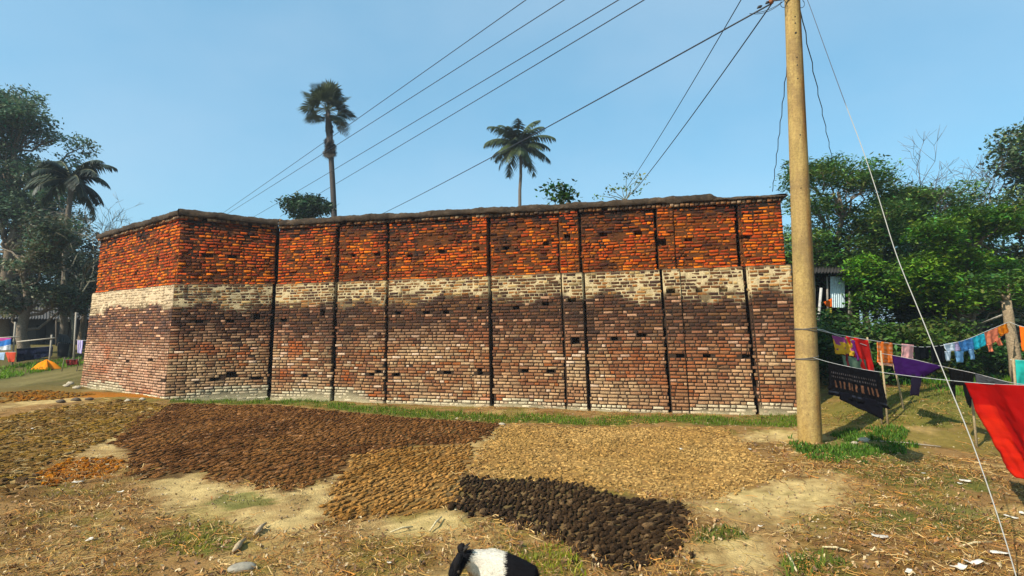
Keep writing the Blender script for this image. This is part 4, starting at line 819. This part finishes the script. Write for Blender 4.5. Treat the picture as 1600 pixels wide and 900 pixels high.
# ---------------------------------------------------------------- dung laid out to dry
def lump(seed, nu=8, nv=6):
    """a hand-pressed lump, longer than wide, lying on the ground"""
    g = np.random.default_rng(seed); t = np.linspace(.04, .96, nv); V = []
    bend = g.normal(0, .10); kn = 1+.22*g.normal(size=nv)
    for i, s in enumerate(t):
        r = (math.sin(math.pi*s)**.55)*kn[i]
        for k in range(nu):
            a = 2*math.pi*k/nu; w = r*(1+.26*g.normal()); V.append(((s-.5)*1.0+.03*g.normal(), .5*w*math.cos(a)+bend*2.2*math.sin(math.pi*s), .42*w*math.sin(a)+.26))
    V = np.array(V+[(-.5, 0, .28), (.5, 0, .28)]); m = nv*nu
    Q = [(i*nu+k, i*nu+(k+1) % nu, (i+1)*nu+(k+1) % nu, (i+1)*nu+k) for i in range(nv-1) for k in range(nu)]
    T = [(m, (k+1) % nu, k) for k in range(nu)]+[(m+1, (nv-1)*nu+k, (nv-1)*nu+(k+1) % nu) for k in range(nu)]
    return V, np.array(Q), np.array(T)
LUMP = [lump(s, 6, 5) for s in range(10)]
HZ = [1.1, 1.05, .95, 1.15, .85, .8, .9, .8]
D = dict(x=[], y=[], a=[], L=[], W=[], c=[], p=[])
def patch(pid, poly, sx, sy, ang, L, W, cols, jit=.17, turn=None, drop=.04, aj=.2):
    poly = gpoly(poly); xs = [p.x for p in poly]; ys = [p.y for p in poly]; cx, cy = np.mean(xs), np.mean(ys); R = max(max(xs)-min(xs), max(ys)-min(ys))
    u = np.arange(-R, R, sx); v = np.arange(-R, R, sy); U, V = np.meshgrid(u, v); U = U+(np.arange(len(v)) % 2)[:, None]*sx*.5; U = U.ravel(); V = V.ravel()
    U = U+rng.normal(0, jit*sx, len(U))+.15*np.sin(V*1.7); V = V+rng.normal(0, jit*sy*.6, len(V))+.12*np.sin(U*1.3)
    x = cx+U*math.cos(ang)-V*math.sin(ang); y = cy+U*math.sin(ang)+V*math.cos(ang)
    k = inpoly(x+rng.normal(0, .05, len(x)), y+rng.normal(0, .05, len(x)), poly) & (rng.random(len(x)) > drop); x = x[k]; y = y[k]; n = len(x)
    a = ang+rng.normal(0, aj, n)+(turn(x, y) if turn else 0)
    t = fbm(x*1.2, y*1.2, 500+pid, 4)+.25*(rng.random(n)-.5); c = lerp(np.tile(np.array(cols[0]), (n, 1)), cols[1], sst(t, .42, .62)); c = lerp(c, cols[2], (rng.random(n) > .93)*.7); c *= np.clip(rng.normal(1, .22, n), .5, 1.6)[:, None]
    D['x'].append(x); D['y'].append(y); D['a'].append(a); D['L'].append(L*rng.uniform(.75, 1.2, n)); D['W'].append(W*rng.uniform(.8, 1.2, n)); D['c'].append(c); D['p'].append(np.full(n, pid))
rad = math.radians
patch(0, PATCH[0], .14, .064, rad(56), .15, .046, [(.135,.060,.026), (.215,.10,.042), (.36,.19,.10)])
patch(1, PATCH[1], .135, .068, rad(60), .145, .049, [(.40,.215,.085), (.30,.15,.055), (.46,.29,.13)])
patch(2, PATCH[2], .084, .058, rad(35), .086, .040, [(.45,.285,.125), (.38,.23,.095), (.27,.155,.065)], .35, None, .06, .8)
patch(3, PATCH[3], .125, .056, rad(76), .148, .049, [(.036,.022,.013), (.055,.032,.017), (.16,.10,.055)], .2, lambda x, y: -.75*sst(x, .4, 1.6)*sst(-y, -8.2, -6.9), .03, .18)
patch(4, PATCH[4], .135, .08, rad(40), .14, .06, [(.23,.135,.04), (.16,.092,.034), (.40,.30,.16)], .4, None, .15, .6)
patch(5, [(55,740),(110,717),(185,714),(192,730),(150,748),(70,760)], .11, .09, rad(45), .11, .07, [(.34,.13,.025), (.26,.09,.02), (.12,.06,.03)], .35, None, .12, .5)
patch(6, [(-80,764),(0,748),(70,742),(60,760),(0,775),(-80,790)], .15, .12, rad(20), .14, .085, [(.10,.06,.03), (.16,.09,.035), (.30,.2,.1)], .4, None, .3, .7)
patch(7, [(-60,620),(60,610),(150,616),(90,624),(-60,634)], .14, .10, rad(10), .13, .075, [(.20,.11,.035), (.27,.11,.03), (.12,.06,.03)], .4, None, .2, .6)
for k in D: D[k] = np.concatenate(D[k])
nd = len(D['x']); D["z"] = hgt(D["x"], D["y"])-.006
size = D['L']*D['W']/(D['x']**2+D['y']**2); od = np.argsort(-np.where(D['p'] == 3, size*1.35, size)); var = rng.integers(0, len(LUMP), nd)
pxd = 800+FPX*D['x']/D['y']; vis = (pxd > 0) & (pxd < 1600)
od = [k for k in od if vis[k]]; soloD = set(int(k) for k in od[:300])
PLAB = {0: ('brown dung cake in the front edge of the large brown drying patch', 'dung cakes of the large brown patch'), 1: ('light brown dung cake in the drying patch left of the black one', 'dung cakes of the light brown patch'), 2: ('tan crumbly dung cake in the pale drying patch', 'dung cakes of the tan patch'), 3: ('fresh black-brown dung cake in the dark front drying patch', 'fresh dung cakes of the dark patch')}
def place(V, k, wide=1.0):
    ca, sa = math.cos(D['a'][k]), math.sin(D['a'][k]); W = V*np.array([D['L'][k]*1.05, D['W'][k], D['W'][k]*HZ[int(D['p'][k])]])
    return np.column_stack([D['x'][k]+W[:, 0]*ca-W[:, 1]*sa, D['y'][k]+W[:, 0]*sa+W[:, 1]*ca, D['z'][k]+W[:, 2]])
BIG = [lump(50+s, 8, 7) for s in range(8)]
bigme = {}
for k in sorted(soloD):
    V, Q, T = BIG[k % 8]; p = int(D['p'][k]); lab = PLAB.get(p, ('brown dung cake lying at the left', 'dung cakes at the left'))
    q = MB(); W = V*np.array([D['L'][k]*1.05, D['W'][k], D['W'][k]*HZ[int(D['p'][k])]]); q.add(W, Q, T, D['c'][k]*rng.uniform(.9, 1.1, (len(V), 1)))
    o = q.build('dung_cake', M['dung']); o.location = (D['x'][k], D['y'][k], D['z'][k]); o.rotation_euler = (0, 0, D['a'][k]); tag(o, lab[0], 'dung cake', lab[1])
PN = {0: ('rest of the large brown drying patch of dung below the wall', 'brown_dung_spread'), 1: ('rest of the light brown drying patch of dung', 'light_brown_dung_spread'), 2: ('rest of the wide tan drying patch of dung', 'tan_dung_spread'), 3: ('rest of the dark fresh drying patch of dung', 'dark_dung_spread'), 4: ('olive brown scattered dung at the left edge', 'scattered_dung_spread'), 5: ('rust orange crumbled dung at the left', 'rusty_dung_spread'), 6: ('dark crumbled dung in the lower left', 'crumbled_dung_spread'), 7: ('brown dung strip by the left end of the wall', 'far_dung_spread')}
for p in range(8):
    q = MB()
    for k in np.where(D['p'] == p)[0]:
        if int(k) in soloD: continue
        V, Q, T = LUMP[var[k]]; q.add(place(V, k), Q, T, D['c'][k])
    if q.n: tag(q.build(PN[p][1], M['dung']), PN[p][0], 'dung', kind='stuff')
# ---------------------------------------------------------------- grass, straw, leaf litter
DP = [gpoly(p) for p in ([(180,692),(275,634),(430,637),(780,664),(735,720),(715,745),(870,755),(1070,787),(1072,815),(1050,858),(965,886),(840,828),(720,795),(610,805),(505,818),(535,740),(455,762),(330,748),(235,748)], [(782,668),(1130,669),(1225,742),(1130,773),(930,764),(740,744)])]
def blocked(x, y):
    r = np.zeros(len(x), bool)
    for p in DP: r |= inpoly(x, y, p)
    return r
def scatter_poly(poly, dens):
    xs = [p.x for p in poly]; ys = [p.y for p in poly]; A = (max(xs)-min(xs))*(max(ys)-min(ys)); n = int(A*dens)
    x = rng.uniform(min(xs), max(xs), n); y = rng.uniform(min(ys), max(ys), n); k = inpoly(x+(fbm(x*3, y*3, 21, 3)-.5)*.4, y+(fbm(x*3, y*3, 31, 3)-.5)*.4, poly); return x[k], y[k]
def blades(x, y, h, w, c0, c1, lean=.6):
    n = len(x); z = hgt(x, y)-.01; a = rng.uniform(0, 6.283, n); H = h*rng.uniform(.4, 1.2, n); ln = lean*rng.uniform(.2, 1.3, n)*H; dx = np.cos(a); dy = np.sin(a); b = a+rng.normal(1.57, .5, n); W = w*rng.uniform(.6, 1.3, n)
    px_, py_ = np.cos(b)*W, np.sin(b)*W; B = np.stack([x, y, z], 1); S = np.stack([px_, py_, 0*W], 1); mid = B+np.stack([dx*ln*.35, dy*ln*.35, H*.6], 1); tip = B+np.stack([dx*ln, dy*ln, H], 1)
    V = np.stack([B-S, B+S, mid+S*.8, mid-S*.8, tip], 1).reshape(-1, 3); I = 5*np.arange(n)[:, None]
    c = lerp(np.tile(np.array(c0), (n, 1)), c1, rng.random(n)); c *= rng.uniform(.7, 1.3, n)[:, None]
    return V, I+np.array([[0, 1, 2, 3]]), I+np.array([[3, 2, 4]]), np.repeat(c, 5, 0)
GN = [('wall_foot_grass', 'green grass strip along the foot of the brick wall', 520, .10, .007, (.07, .13, .018), (.14, .19, .03)), ('pole_foot_grass', 'low dark green weeds around the foot of the pole', 900, .10, .012, (.045, .10, .016), (.10, .17, .03)), ('grass_tuft', 'grass patch right of the dark dung patch', 900, .08, .007, (.06, .10, .02), (.15, .16, .04)), ('grass_tuft', 'grass patch at the bottom edge right of centre', 900, .09, .007, (.06, .11, .02), (.15, .18, .04)), ('yard_grass', 'bright green low plants in the left yard', 260, .16, .016, (.10, .19, .015), (.17, .27, .02)), ('yellow_grass', 'yellowing grass in the lower left straw', 700, .06, .006, (.20, .20, .04), (.30, .26, .07)), ('goat_side_grass', 'yellow-green grass behind the animal', 1200, .08, .007, (.20, .24, .03), (.30, .28, .07)), ('bank_grass', 'green grass on the bank under the shrubs at right', 150, .16, .014, (.06, .13, .02), (.12, .21, .03)), ('dry_grass', 'dull green grass at lower right under the rope', 700, .06, .006, (.09, .10, .03), (.18, .15, .06)), ('sand_grass', 'faint grass on the sand left of centre', 200, .03, .005, (.16, .14, .05), (.22, .17, .08)), ('laundry_grass', 'dull short grass under the washing lines', 800, .05, .007, (.09, .11, .025), (.19, .17, .05)), ('short_grass', 'short olive grass in front of the pole weeds', 420, .04, .006, (.10, .10, .03), (.2, .16, .05)), ('short_grass', 'olive grass patch in the lower right straw', 500, .05, .006, (.09, .10, .03), (.18, .15, .05))]
for poly, (nm, lab, dens, h, w, c0, c1) in zip(GREEN, GN):
    x, y = scatter_poly(poly, dens); k = (fbm(x*2.2, y*2.2, 700, 4) > .42) & ~blocked(x, y)
    V, Q, T, c = blades(x[k], y[k], h, w, c0, c1); tag(mk(nm, V, [Q, T], M['grass'], None, c), lab, 'grass', kind='stuff')
# sparse weeds over the whole yard
x = rng.uniform(-13, 12, 60000); y = 4.2+12*rng.random(60000)**1.4; dn = fbm(x*.9, y*.9, 710, 4); k = (dn > .57) & (rng.random(60000) < .8) & ~blocked(x, y) & (y < 15.5) & (abs(x) < y*.95+1)
for p in SAND: k &= ~inpoly(x, y, p)

V, Q, T, c = blades(x[k], y[k], .032, .0055, (.10, .11, .03), (.24, .19, .08)); tag(mk('sparse_weeds', V, [Q, T], M['grass'], None, c), 'sparse short weeds scattered over the yard', 'weeds', kind='stuff')
# straw
def strawbed(n, xr, y0, y1, thr, seed, Lr, W, cols, sandless=True):
    x = rng.uniform(*xr, n); y = y0+(y1-y0)*rng.random(n)**1.5; k = (fbm(x*1.3, y*1.3, seed, 4)+.18*(rng.random(n)-.5) > thr) & (abs(x) < y*.93+.6) & ~blocked(x, y); x = x[k]; y = y[k]
    if sandless:
        s = np.zeros(len(x), bool)
        for p in SAND: s |= inpoly(x, y, p)
        k = ~s | (rng.random(len(x)) < .10); x = x[k]; y = y[k]
    n = len(x); L = rng.uniform(*Lr, n); a = rng.uniform(0, 6.283, n); cv = rng.normal(0, 1.3, n); c = pick(cols, rng.random(n))*rng.uniform(.7, 1.25, n)[:, None]
    t = np.array([-.5, -.17, .17, .5]); th = a[:, None]+cv[:, None]*t; ct = np.cumsum(np.cos(th)*L[:, None]/3, 1); cs = np.cumsum(np.sin(th)*L[:, None]/3, 1)
    cx = x[:, None]+ct; cy = y[:, None]+cs; lift = rng.uniform(.006, .035, n)[:, None]+rng.normal(0, .012, (n, 4)); cz = hgt(cx, cy)+np.maximum(lift, .004)
    w = W*rng.uniform(.6, 1.5, n)[:, None]; ox = -np.sin(th)*w; oy = np.cos(th)*w; tz = rng.normal(0, .5, n)[:, None]*w
    V = np.stack([np.stack([cx-ox, cy-oy, cz-tz], -1), np.stack([cx+ox, cy+oy, cz+tz], -1)], 2).reshape(-1, 3)
    I = 8*np.arange(n)[:, None, None]+np.array([[0, 1, 3, 2], [2, 3, 5, 4], [4, 5, 7, 6]])[None]
    return V, I.reshape(-1, 4), np.repeat(c, 8, 0)
SC = [(.45,.27,.10), (.35,.185,.065), (.56,.39,.19), (.26,.13,.05), (.13,.065,.03), (.44,.20,.065), (.28,.18,.05), (.18,.09,.04)]
V, Q, c = strawbed(50000, (-7, 7), 4.0, 9.5, .43, 720, (.05, .22), .0023, SC); tag(mk('straw', V, [Q], M['straw'], None, c), 'loose straw strewn over the foreground', 'straw', kind='stuff')
V, Q, c = strawbed(26000, (-12, 13), 8.5, 16, .46, 730, (.08, .25), .0032, SC); tag(mk('straw', V, [Q], M['straw'], None, c), 'sparse straw farther off', 'straw', kind='stuff')
V, Q, c = strawbed(9000, (-7, 7), 4.0, 11, .42, 740, (.025, .06), .008, [(.22,.12,.06), (.33,.20,.10), (.12,.07,.04), (.45,.34,.20), (.28,.13,.05)]); tag(mk('leaf_litter', V, [Q], M['litter'], None, c), 'dry brown leaves and husks lying in the straw', 'leaf litter', kind='stuff')
# small stones and clods
def blob(seed, n1=9, n2=6):
    g = np.random.default_rng(seed); V = []
    for i in range(n2):
        f = math.pi*(i+.5)/n2
        for k in range(n1): a = 2*math.pi*k/n1; r = 1+.16*g.normal(); V.append((r*math.sin(f)*math.cos(a), r*math.sin(f)*math.sin(a), r*math.cos(f)))
    V = np.array(V+[(0, 0, 1), (0, 0, -1)]); m = n1*n2
    Q = [(i*n1+k, (i+1)*n1+k, (i+1)*n1+(k+1) % n1, i*n1+(k+1) % n1) for i in range(n2-1) for k in range(n1)]; T = [(m, k, (k+1) % n1) for k in range(n1)]+[(m+1, (n2-1)*n1+(k+1) % n1, (n2-1)*n1+k) for k in range(n1)]
    return V, Q, T
cb = MB(); xs = rng.uniform(-10, 10, 6000); ys = 4+11*rng.random(6000)**1.4; bl = blocked(xs, ys); zs_ = hgt(xs, ys)
for k in range(6000):
    if bl[k] or abs(xs[k]) > ys[k]*.95+.5: continue
    V, Q, T = blob(k % 7, 5, 3); s = random.uniform(.004, .015); z = zs_[k]; c = random.choice([(.30,.21,.11), (.26,.17,.09), (.42,.33,.2), (.22,.14,.07)]); cb.add(V*np.array([s*1.3, s, s*.7])+np.array([xs[k], ys[k], z+s*.2]), Q, T, c)
tag(cb.build('soil_crumbs', M['stone'], None, True), 'small clods and crumbs of soil', 'clods', kind='stuff')
# rubble by the left end of the wall and along its foot
g = random.Random(77)
RB = [(gp(x, y), s, l) for x, y, s, l in ((110, 601, .22, 'flat stones stacked against the left foot of the wall'), (104, 604, .15, 'small stone left of the stacked foot of the wall'), (120, 607, .18, 'pale stone at the left corner of the wall foot'), (200, 627, .13, 'loose pale brick end below the left wall face'), (222, 625, .12, 'second loose brick end below the left wall face'), (95, 629, .16, 'dark stone at the near end of the left stone row'), (118, 626, .17, 'dark stone in the middle of the left stone row'), (140, 625, .15, 'dark stone at the far end of the left stone row'), (785, 664, .10, 'pale stone on the grass strip near the end of the brown patch'), (715, 655, .08, 'small pale stone on the grass strip under the third pilaster'), (1062, 645, .22, 'pale broken block at the wall foot below the pilaster'), (1350, 690, .16, 'pale flat stone in the weeds right of the pole'), (1335, 694, .10, 'smaller pale stone in the weeds right of the pole'))]
for q, (p, s, l) in enumerate(RB):
    V, Q, T = blob(200+q, 7, 4); b = MB(); s *= .75; b.add(V*np.array([s, s*.7, s*.42])+np.array([p.x, p.y, p.z+s*.2]), Q, T, (.40, .33, .23) if 'dark' not in l else (.10, .075, .05)); tag(b.build('stone', M['stone'], None, False), l, 'stone', 'loose stones')
# scraps of paper and plastic
SCR = [(1065, 704, .05, 'white scrap on the tan dung patch'), (1172, 704, .055, 'white scrap at the right edge of the tan dung patch'), (188, 772, .05, 'white scrap in the straw at left'), (122, 756, .09, 'pale scrap in the straw at the left edge of the rusty patch'), (1443, 742, .035, 'small white scrap on the ground under the black cloth'), (1508, 754, .09, 'pale flat scrap left of the rope near the red cloth'), (1500, 758, .04, 'tiny scrap beside the pale flat scrap'), (1580, 812, .09, 'curled white scrap right of the rope'), (1597, 806, .06, 'white scrap at the right edge above the curled one'), (1560, 868, .10, 'crumpled white scrap left of the foot of the rope'), (1520, 885, .10, 'large white scrap at the lower right'), (1498, 893, .09, 'white scrap beside the large one at the lower right'), (1420, 897, .07, 'white scrap at the bottom edge'), (608, 884, .03, 'tiny white scrap near the bottom middle'), (1188, 826, .03, 'tiny white scrap on the sand'), (50, 672, .06, 'pale scrap in the olive dung at left'), (140, 847, .06, 'white scrap in the lower left straw'), (1375, 843, .10, 'pale grey scrap in the straw left of the rope')]
for q, (px, py, s, l) in enumerate(SCR):
    p = gp(px, py); b = MB(); nx_ = 7; s *= .72; u, v = np.meshgrid(np.linspace(-1, 1, nx_), np.linspace(-1, 1, 5)); u = u.ravel(); v = v.ravel(); r = np.random.default_rng(q); a = r.uniform(0, 3.14); rr = 1+.25*r.normal(size=len(u))*0; v = v*(.45+.2*r.random())*(1-.3*u*u*r.random())
    X_ = s*(u*math.cos(a)-v*math.sin(a)); Y_ = s*(u*math.sin(a)+v*math.cos(a)); Z_ = .02+s*(.35*u*u*r.random()+.25*(fbm(u*1.5+q, v*1.5, 8, 2)))
    I = np.arange(len(u)).reshape(5, nx_); b.add(np.stack([p.x+X_, p.y+Y_, p.z+Z_], 1), np.stack([I[:-1, :-1], I[:-1, 1:], I[1:, 1:], I[1:, :-1]], -1).reshape(-1, 4), (), (.62, .56, .46) if 'grey' not in l else (.45, .40, .33))
    o = b.build('paper_scrap', M['litter'], None, True); s_ = o.modifiers.new('t', 'SOLIDIFY'); s_.thickness = .003; tag(o, l, 'scrap', 'scraps of litter')
# bits of bark and the smooth grey object at the bottom edge
for (x0, y0, x1, y1, r, l) in ((397, 840, 416, 822, .035, 'pale piece of bark lying in the straw, upper of two'), (364, 866, 383, 848, .04, 'pale piece of bark lying in the straw, lower of two'), (880, 822, 905, 800, .012, 'thin straw stalk'),):
    if r < .02: continue
    a = gp(x0, y0); c = gp(x1, y1); b = MB(); b.tube([a+Vector((0, 0, .02)), a.lerp(c, .3)+Vector((.01, 0, .035)), a.lerp(c, .7)+Vector((-.01, 0, .03)), c+Vector((0, 0, .03))], [r*.35, r*.8, r*.6, r*.3], 5, (.36, .26, .15)); tag(b.build('bark_piece', M['wood']), l, 'bark', 'bits of bark')
for q, (x0, y0, x1, y1) in enumerate(((610, 835, 645, 828), (672, 832, 690, 812), (1500, 858, 1550, 852), (1285, 858, 1330, 866), (1360, 690, 1470, 700), (1230, 868, 1245, 898))):
    a = gp(x0, y0); c = gp(x1, y1); b = MB(); b.tube([a+Vector((0, 0, .02)), a.lerp(c, .5)+Vector((0, .015, .035)), c+Vector((0, 0, .025))], [.009, .012, .008], 5, (.50, .40, .22) if q != 4 else (.35, .29, .22)); tag(b.build('stick', M['wood']), ['dry stalk on the bare soil left of the animal', 'upright straw stalk left of the animal', 'yellow husk stalk beside the rope foot', 'crooked dry stalk in the straw at lower right', 'long grey branch on the ground behind the weeds', 'bent dry stalk at the bottom edge'][q], 'stalk', 'dry stalks')
p = gp(378, 893); V, Q, T = blob(500, 16, 10); V = V*0+V/np.linalg.norm(V, axis=1)[:, None]; b = MB(); W = V*np.array([.12, .07, .045]); ca, sa = math.cos(.35), math.sin(.35); W = np.column_stack([W[:, 0]*ca-W[:, 1]*sa, W[:, 0]*sa+W[:, 1]*ca, W[:, 2]+.03]); b.add(W+np.array(tuple(p)), Q, T, (.26, .225, .165))
tag(b.build('smooth_stone', material('smooth_grey', .6, .3, (15, .4), (30, .4, .01)), None, True), 'smooth pale grey oval stone at the bottom edge', 'stone')
# ---------------------------------------------------------------- the animal at the bottom edge
AY = 4.05; hp = lambda px, py, dy=0: at(px, py, AY+dy)
sp = hp(772, 876); gz = float(hgt(sp.x, AY))
vt = []; ed = []; rd = []
def jv(p, r, par=None):
    vt.append(tuple(p)); rd.append(r)
    if par is not None: ed.append((par, len(vt)-1))
    return len(vt)-1
k = lambda px, z, dy=0: Vector((at(px, 870, AY).x, AY+dy, gz+z))
pel = jv(k(822, .50), (.095, .10)); hip = jv(k(803, .495), (.10, .105), pel); belly = jv(k(779, .50), (.115, .135), hip); sh_ = jv(k(758, .50), (.10, .13), belly); wth = jv(k(748, .535), (.075, .105), sh_)
nk = jv(k(734, .585, -.03), (.055, .07), wth); hd0 = jv(k(722, .595, -.07), (.052, .060), nk); hd1 = jv(k(714, .545, -.12), (.046, .050), hd0); mz = jv(k(709, .485, -.15), (.032, .036), hd1)
for sx, px, par in ((-.065, 752, sh_), (.065, 752, sh_), (-.065, 822, pel), (.065, 822, pel)):
    front = par == sh_; a = jv(k(px, .36, sx), .05 if front else .06, par); b_ = jv(k(px+(2 if front else 5), .21, sx), .028, a); c_ = jv(k(px+(2 if front else 3), .05, sx), .020, b_); jv(k(px-1, .015, sx), .024, c_)
tl = jv(k(834, .50), .03, pel); jv(k(840, .44), .018, tl)
me = bpy.data.meshes.new('body'); me.from_pydata(vt, ed, []); ob = bpy.data.objects.new('body', me); C.objects.link(ob)
ob.modifiers.new('skin', 'SKIN'); ob.modifiers.new('sub', 'SUBSURF').levels = 3; ob.modifiers['sub'].render_levels = 3
for i, r in enumerate(rd):
    s = me.skin_vertices[0].data[i]; s.radius = r if isinstance(r, tuple) else (r, r); s.use_root = (i == pel)
dg = bpy.context.evaluated_depsgraph_get(); ev = ob.evaluated_get(dg); m2 = bpy.data.meshes.new_from_object(ev); bpy.data.objects.remove(ob)
V = np.zeros(len(m2.vertices)*3); m2.vertices.foreach_get('co', V); V = V.reshape(-1, 3); xs_ = V[:, 0]
xw0 = at(738, 870, AY).x; xw1 = at(789, 870, AY).x; wob = (fbm(V[:, 1]*14, V[:, 2]*14, 801, 3)-.5)*.03+(V[:, 2]-gz-.62)*.55*(xs_ < at(760, 870, AY).x)
white = ((xs_ > xw0+wob) & (xs_ < xw1+wob*.6)); tanm = white & (V[:, 2] < gz+.5) & (xs_ < at(750, 870, AY).x)
cc = np.tile(np.array([.007, .006, .007]), (len(V), 1)); cc[white] = (.78, .70, .56); cc[tanm] = (.62, .36, .16)
fs = [list(p.vertices) for p in m2.polygons]
goat = thing('goat', 'black and white animal with only its back in view at the bottom edge', 'animal', (sp.x, AY, gz))
ob = mk('body', V, [np.array([f for f in fs if len(f) == 4]), np.array([f for f in fs if len(f) == 3])], M['fur'], goat, cc, True)
for sgn in (-1, 1):
    e = k(722, .64, -.06+.055*sgn); b = MB(); b.tube([e+Vector((0, 0, -.03)), e+Vector((-.005, .03*sgn, .0)), e+Vector((-.02, .075*sgn, -.03)), e+Vector((-.03, .10*sgn, -.075))], [.014, .026, .022, .004], 7, (.010, .008, .008)); b.build('ear', M['fur'], goat, True)
    e = k(720, .545, -.115+.042*sgn); b = MB(); V_, Q_, T_ = blob(3, 8, 6); b.add(V_/np.linalg.norm(V_, axis=1)[:, None]*.011+np.array(tuple(e)), Q_, T_, (.03, .02, .01)); b.build('eye', M['wire'], goat, True)
    e = k(727, .645, -.06+.02*sgn); b = MB(); b.tube([e, e+Vector((.012, .005*sgn, .025)), e+Vector((.035, .012*sgn, .04))], [.012, .009, .003], 7, (.03, .025, .02)); b.build('horn', M['stone'], goat, True)

# short coat: hairs lying back along the body, one mesh
qf = np.array([f for f in fs if len(f) == 4]); qv = V[qf]; ar = np.linalg.norm(np.cross(qv[:, 1]-qv[:, 0], qv[:, 3]-qv[:, 0]), axis=1); nh = 16000
fi = rng.choice(len(qf), nh, p=ar/ar.sum()); a_ = rng.random((nh, 1)); b_ = rng.random((nh, 1)); q4 = qv[fi]
hp_ = (q4[:, 0]*(1-a_)+q4[:, 1]*a_)*(1-b_)+(q4[:, 3]*(1-a_)+q4[:, 2]*a_)*b_; hn_ = np.cross(q4[:, 1]-q4[:, 0], q4[:, 3]-q4[:, 0]); hn_ /= np.linalg.norm(hn_, axis=1)[:, None]+1e-9
dr = np.array([.8, 0, -.35])+rng.normal(0, .3, (nh, 3)); dr -= hn_*(dr*hn_).sum(1)[:, None]; dr /= np.linalg.norm(dr, axis=1)[:, None]; hl = rng.uniform(.010, .026, (nh, 1)); sd_ = np.cross(hn_, dr)*.0011
HV = np.stack([hp_-sd_, hp_+sd_, hp_+dr*hl+hn_*hl*.35], 1).reshape(-1, 3); hc = np.repeat(cc[qf[fi, 0]]*rng.uniform(.75, 1.15, (nh, 1)), 3, 0)
tag(mk('coat_hair', HV, [np.arange(3*nh).reshape(-1, 3)], M['fur'], goat, hc), kind='stuff')

# ---------------------------------------------------------------- hazy air
b = MB(); b.box((0, 0, 9.2), (3900, 3900, 21.2)); hz = b.build('haze', M['wire']); hz.data.materials.clear(); tag(hz, kind='stuff')
hm = bpy.data.materials.new('haze'); hm.use_nodes = True; hn = hm.node_tree.nodes; hn.remove(hn['Principled BSDF']); pv = hn.new('ShaderNodeVolumePrincipled')
pv.inputs['Color'].default_value = (.80, .89, 1, 1); pv.inputs['Density'].default_value = .0008; pv.inputs['Anisotropy'].default_value = .2
hm.node_tree.links.new(pv.outputs[0], hn['Material Output'].inputs['Volume']); hz.data.materials.append(hm)
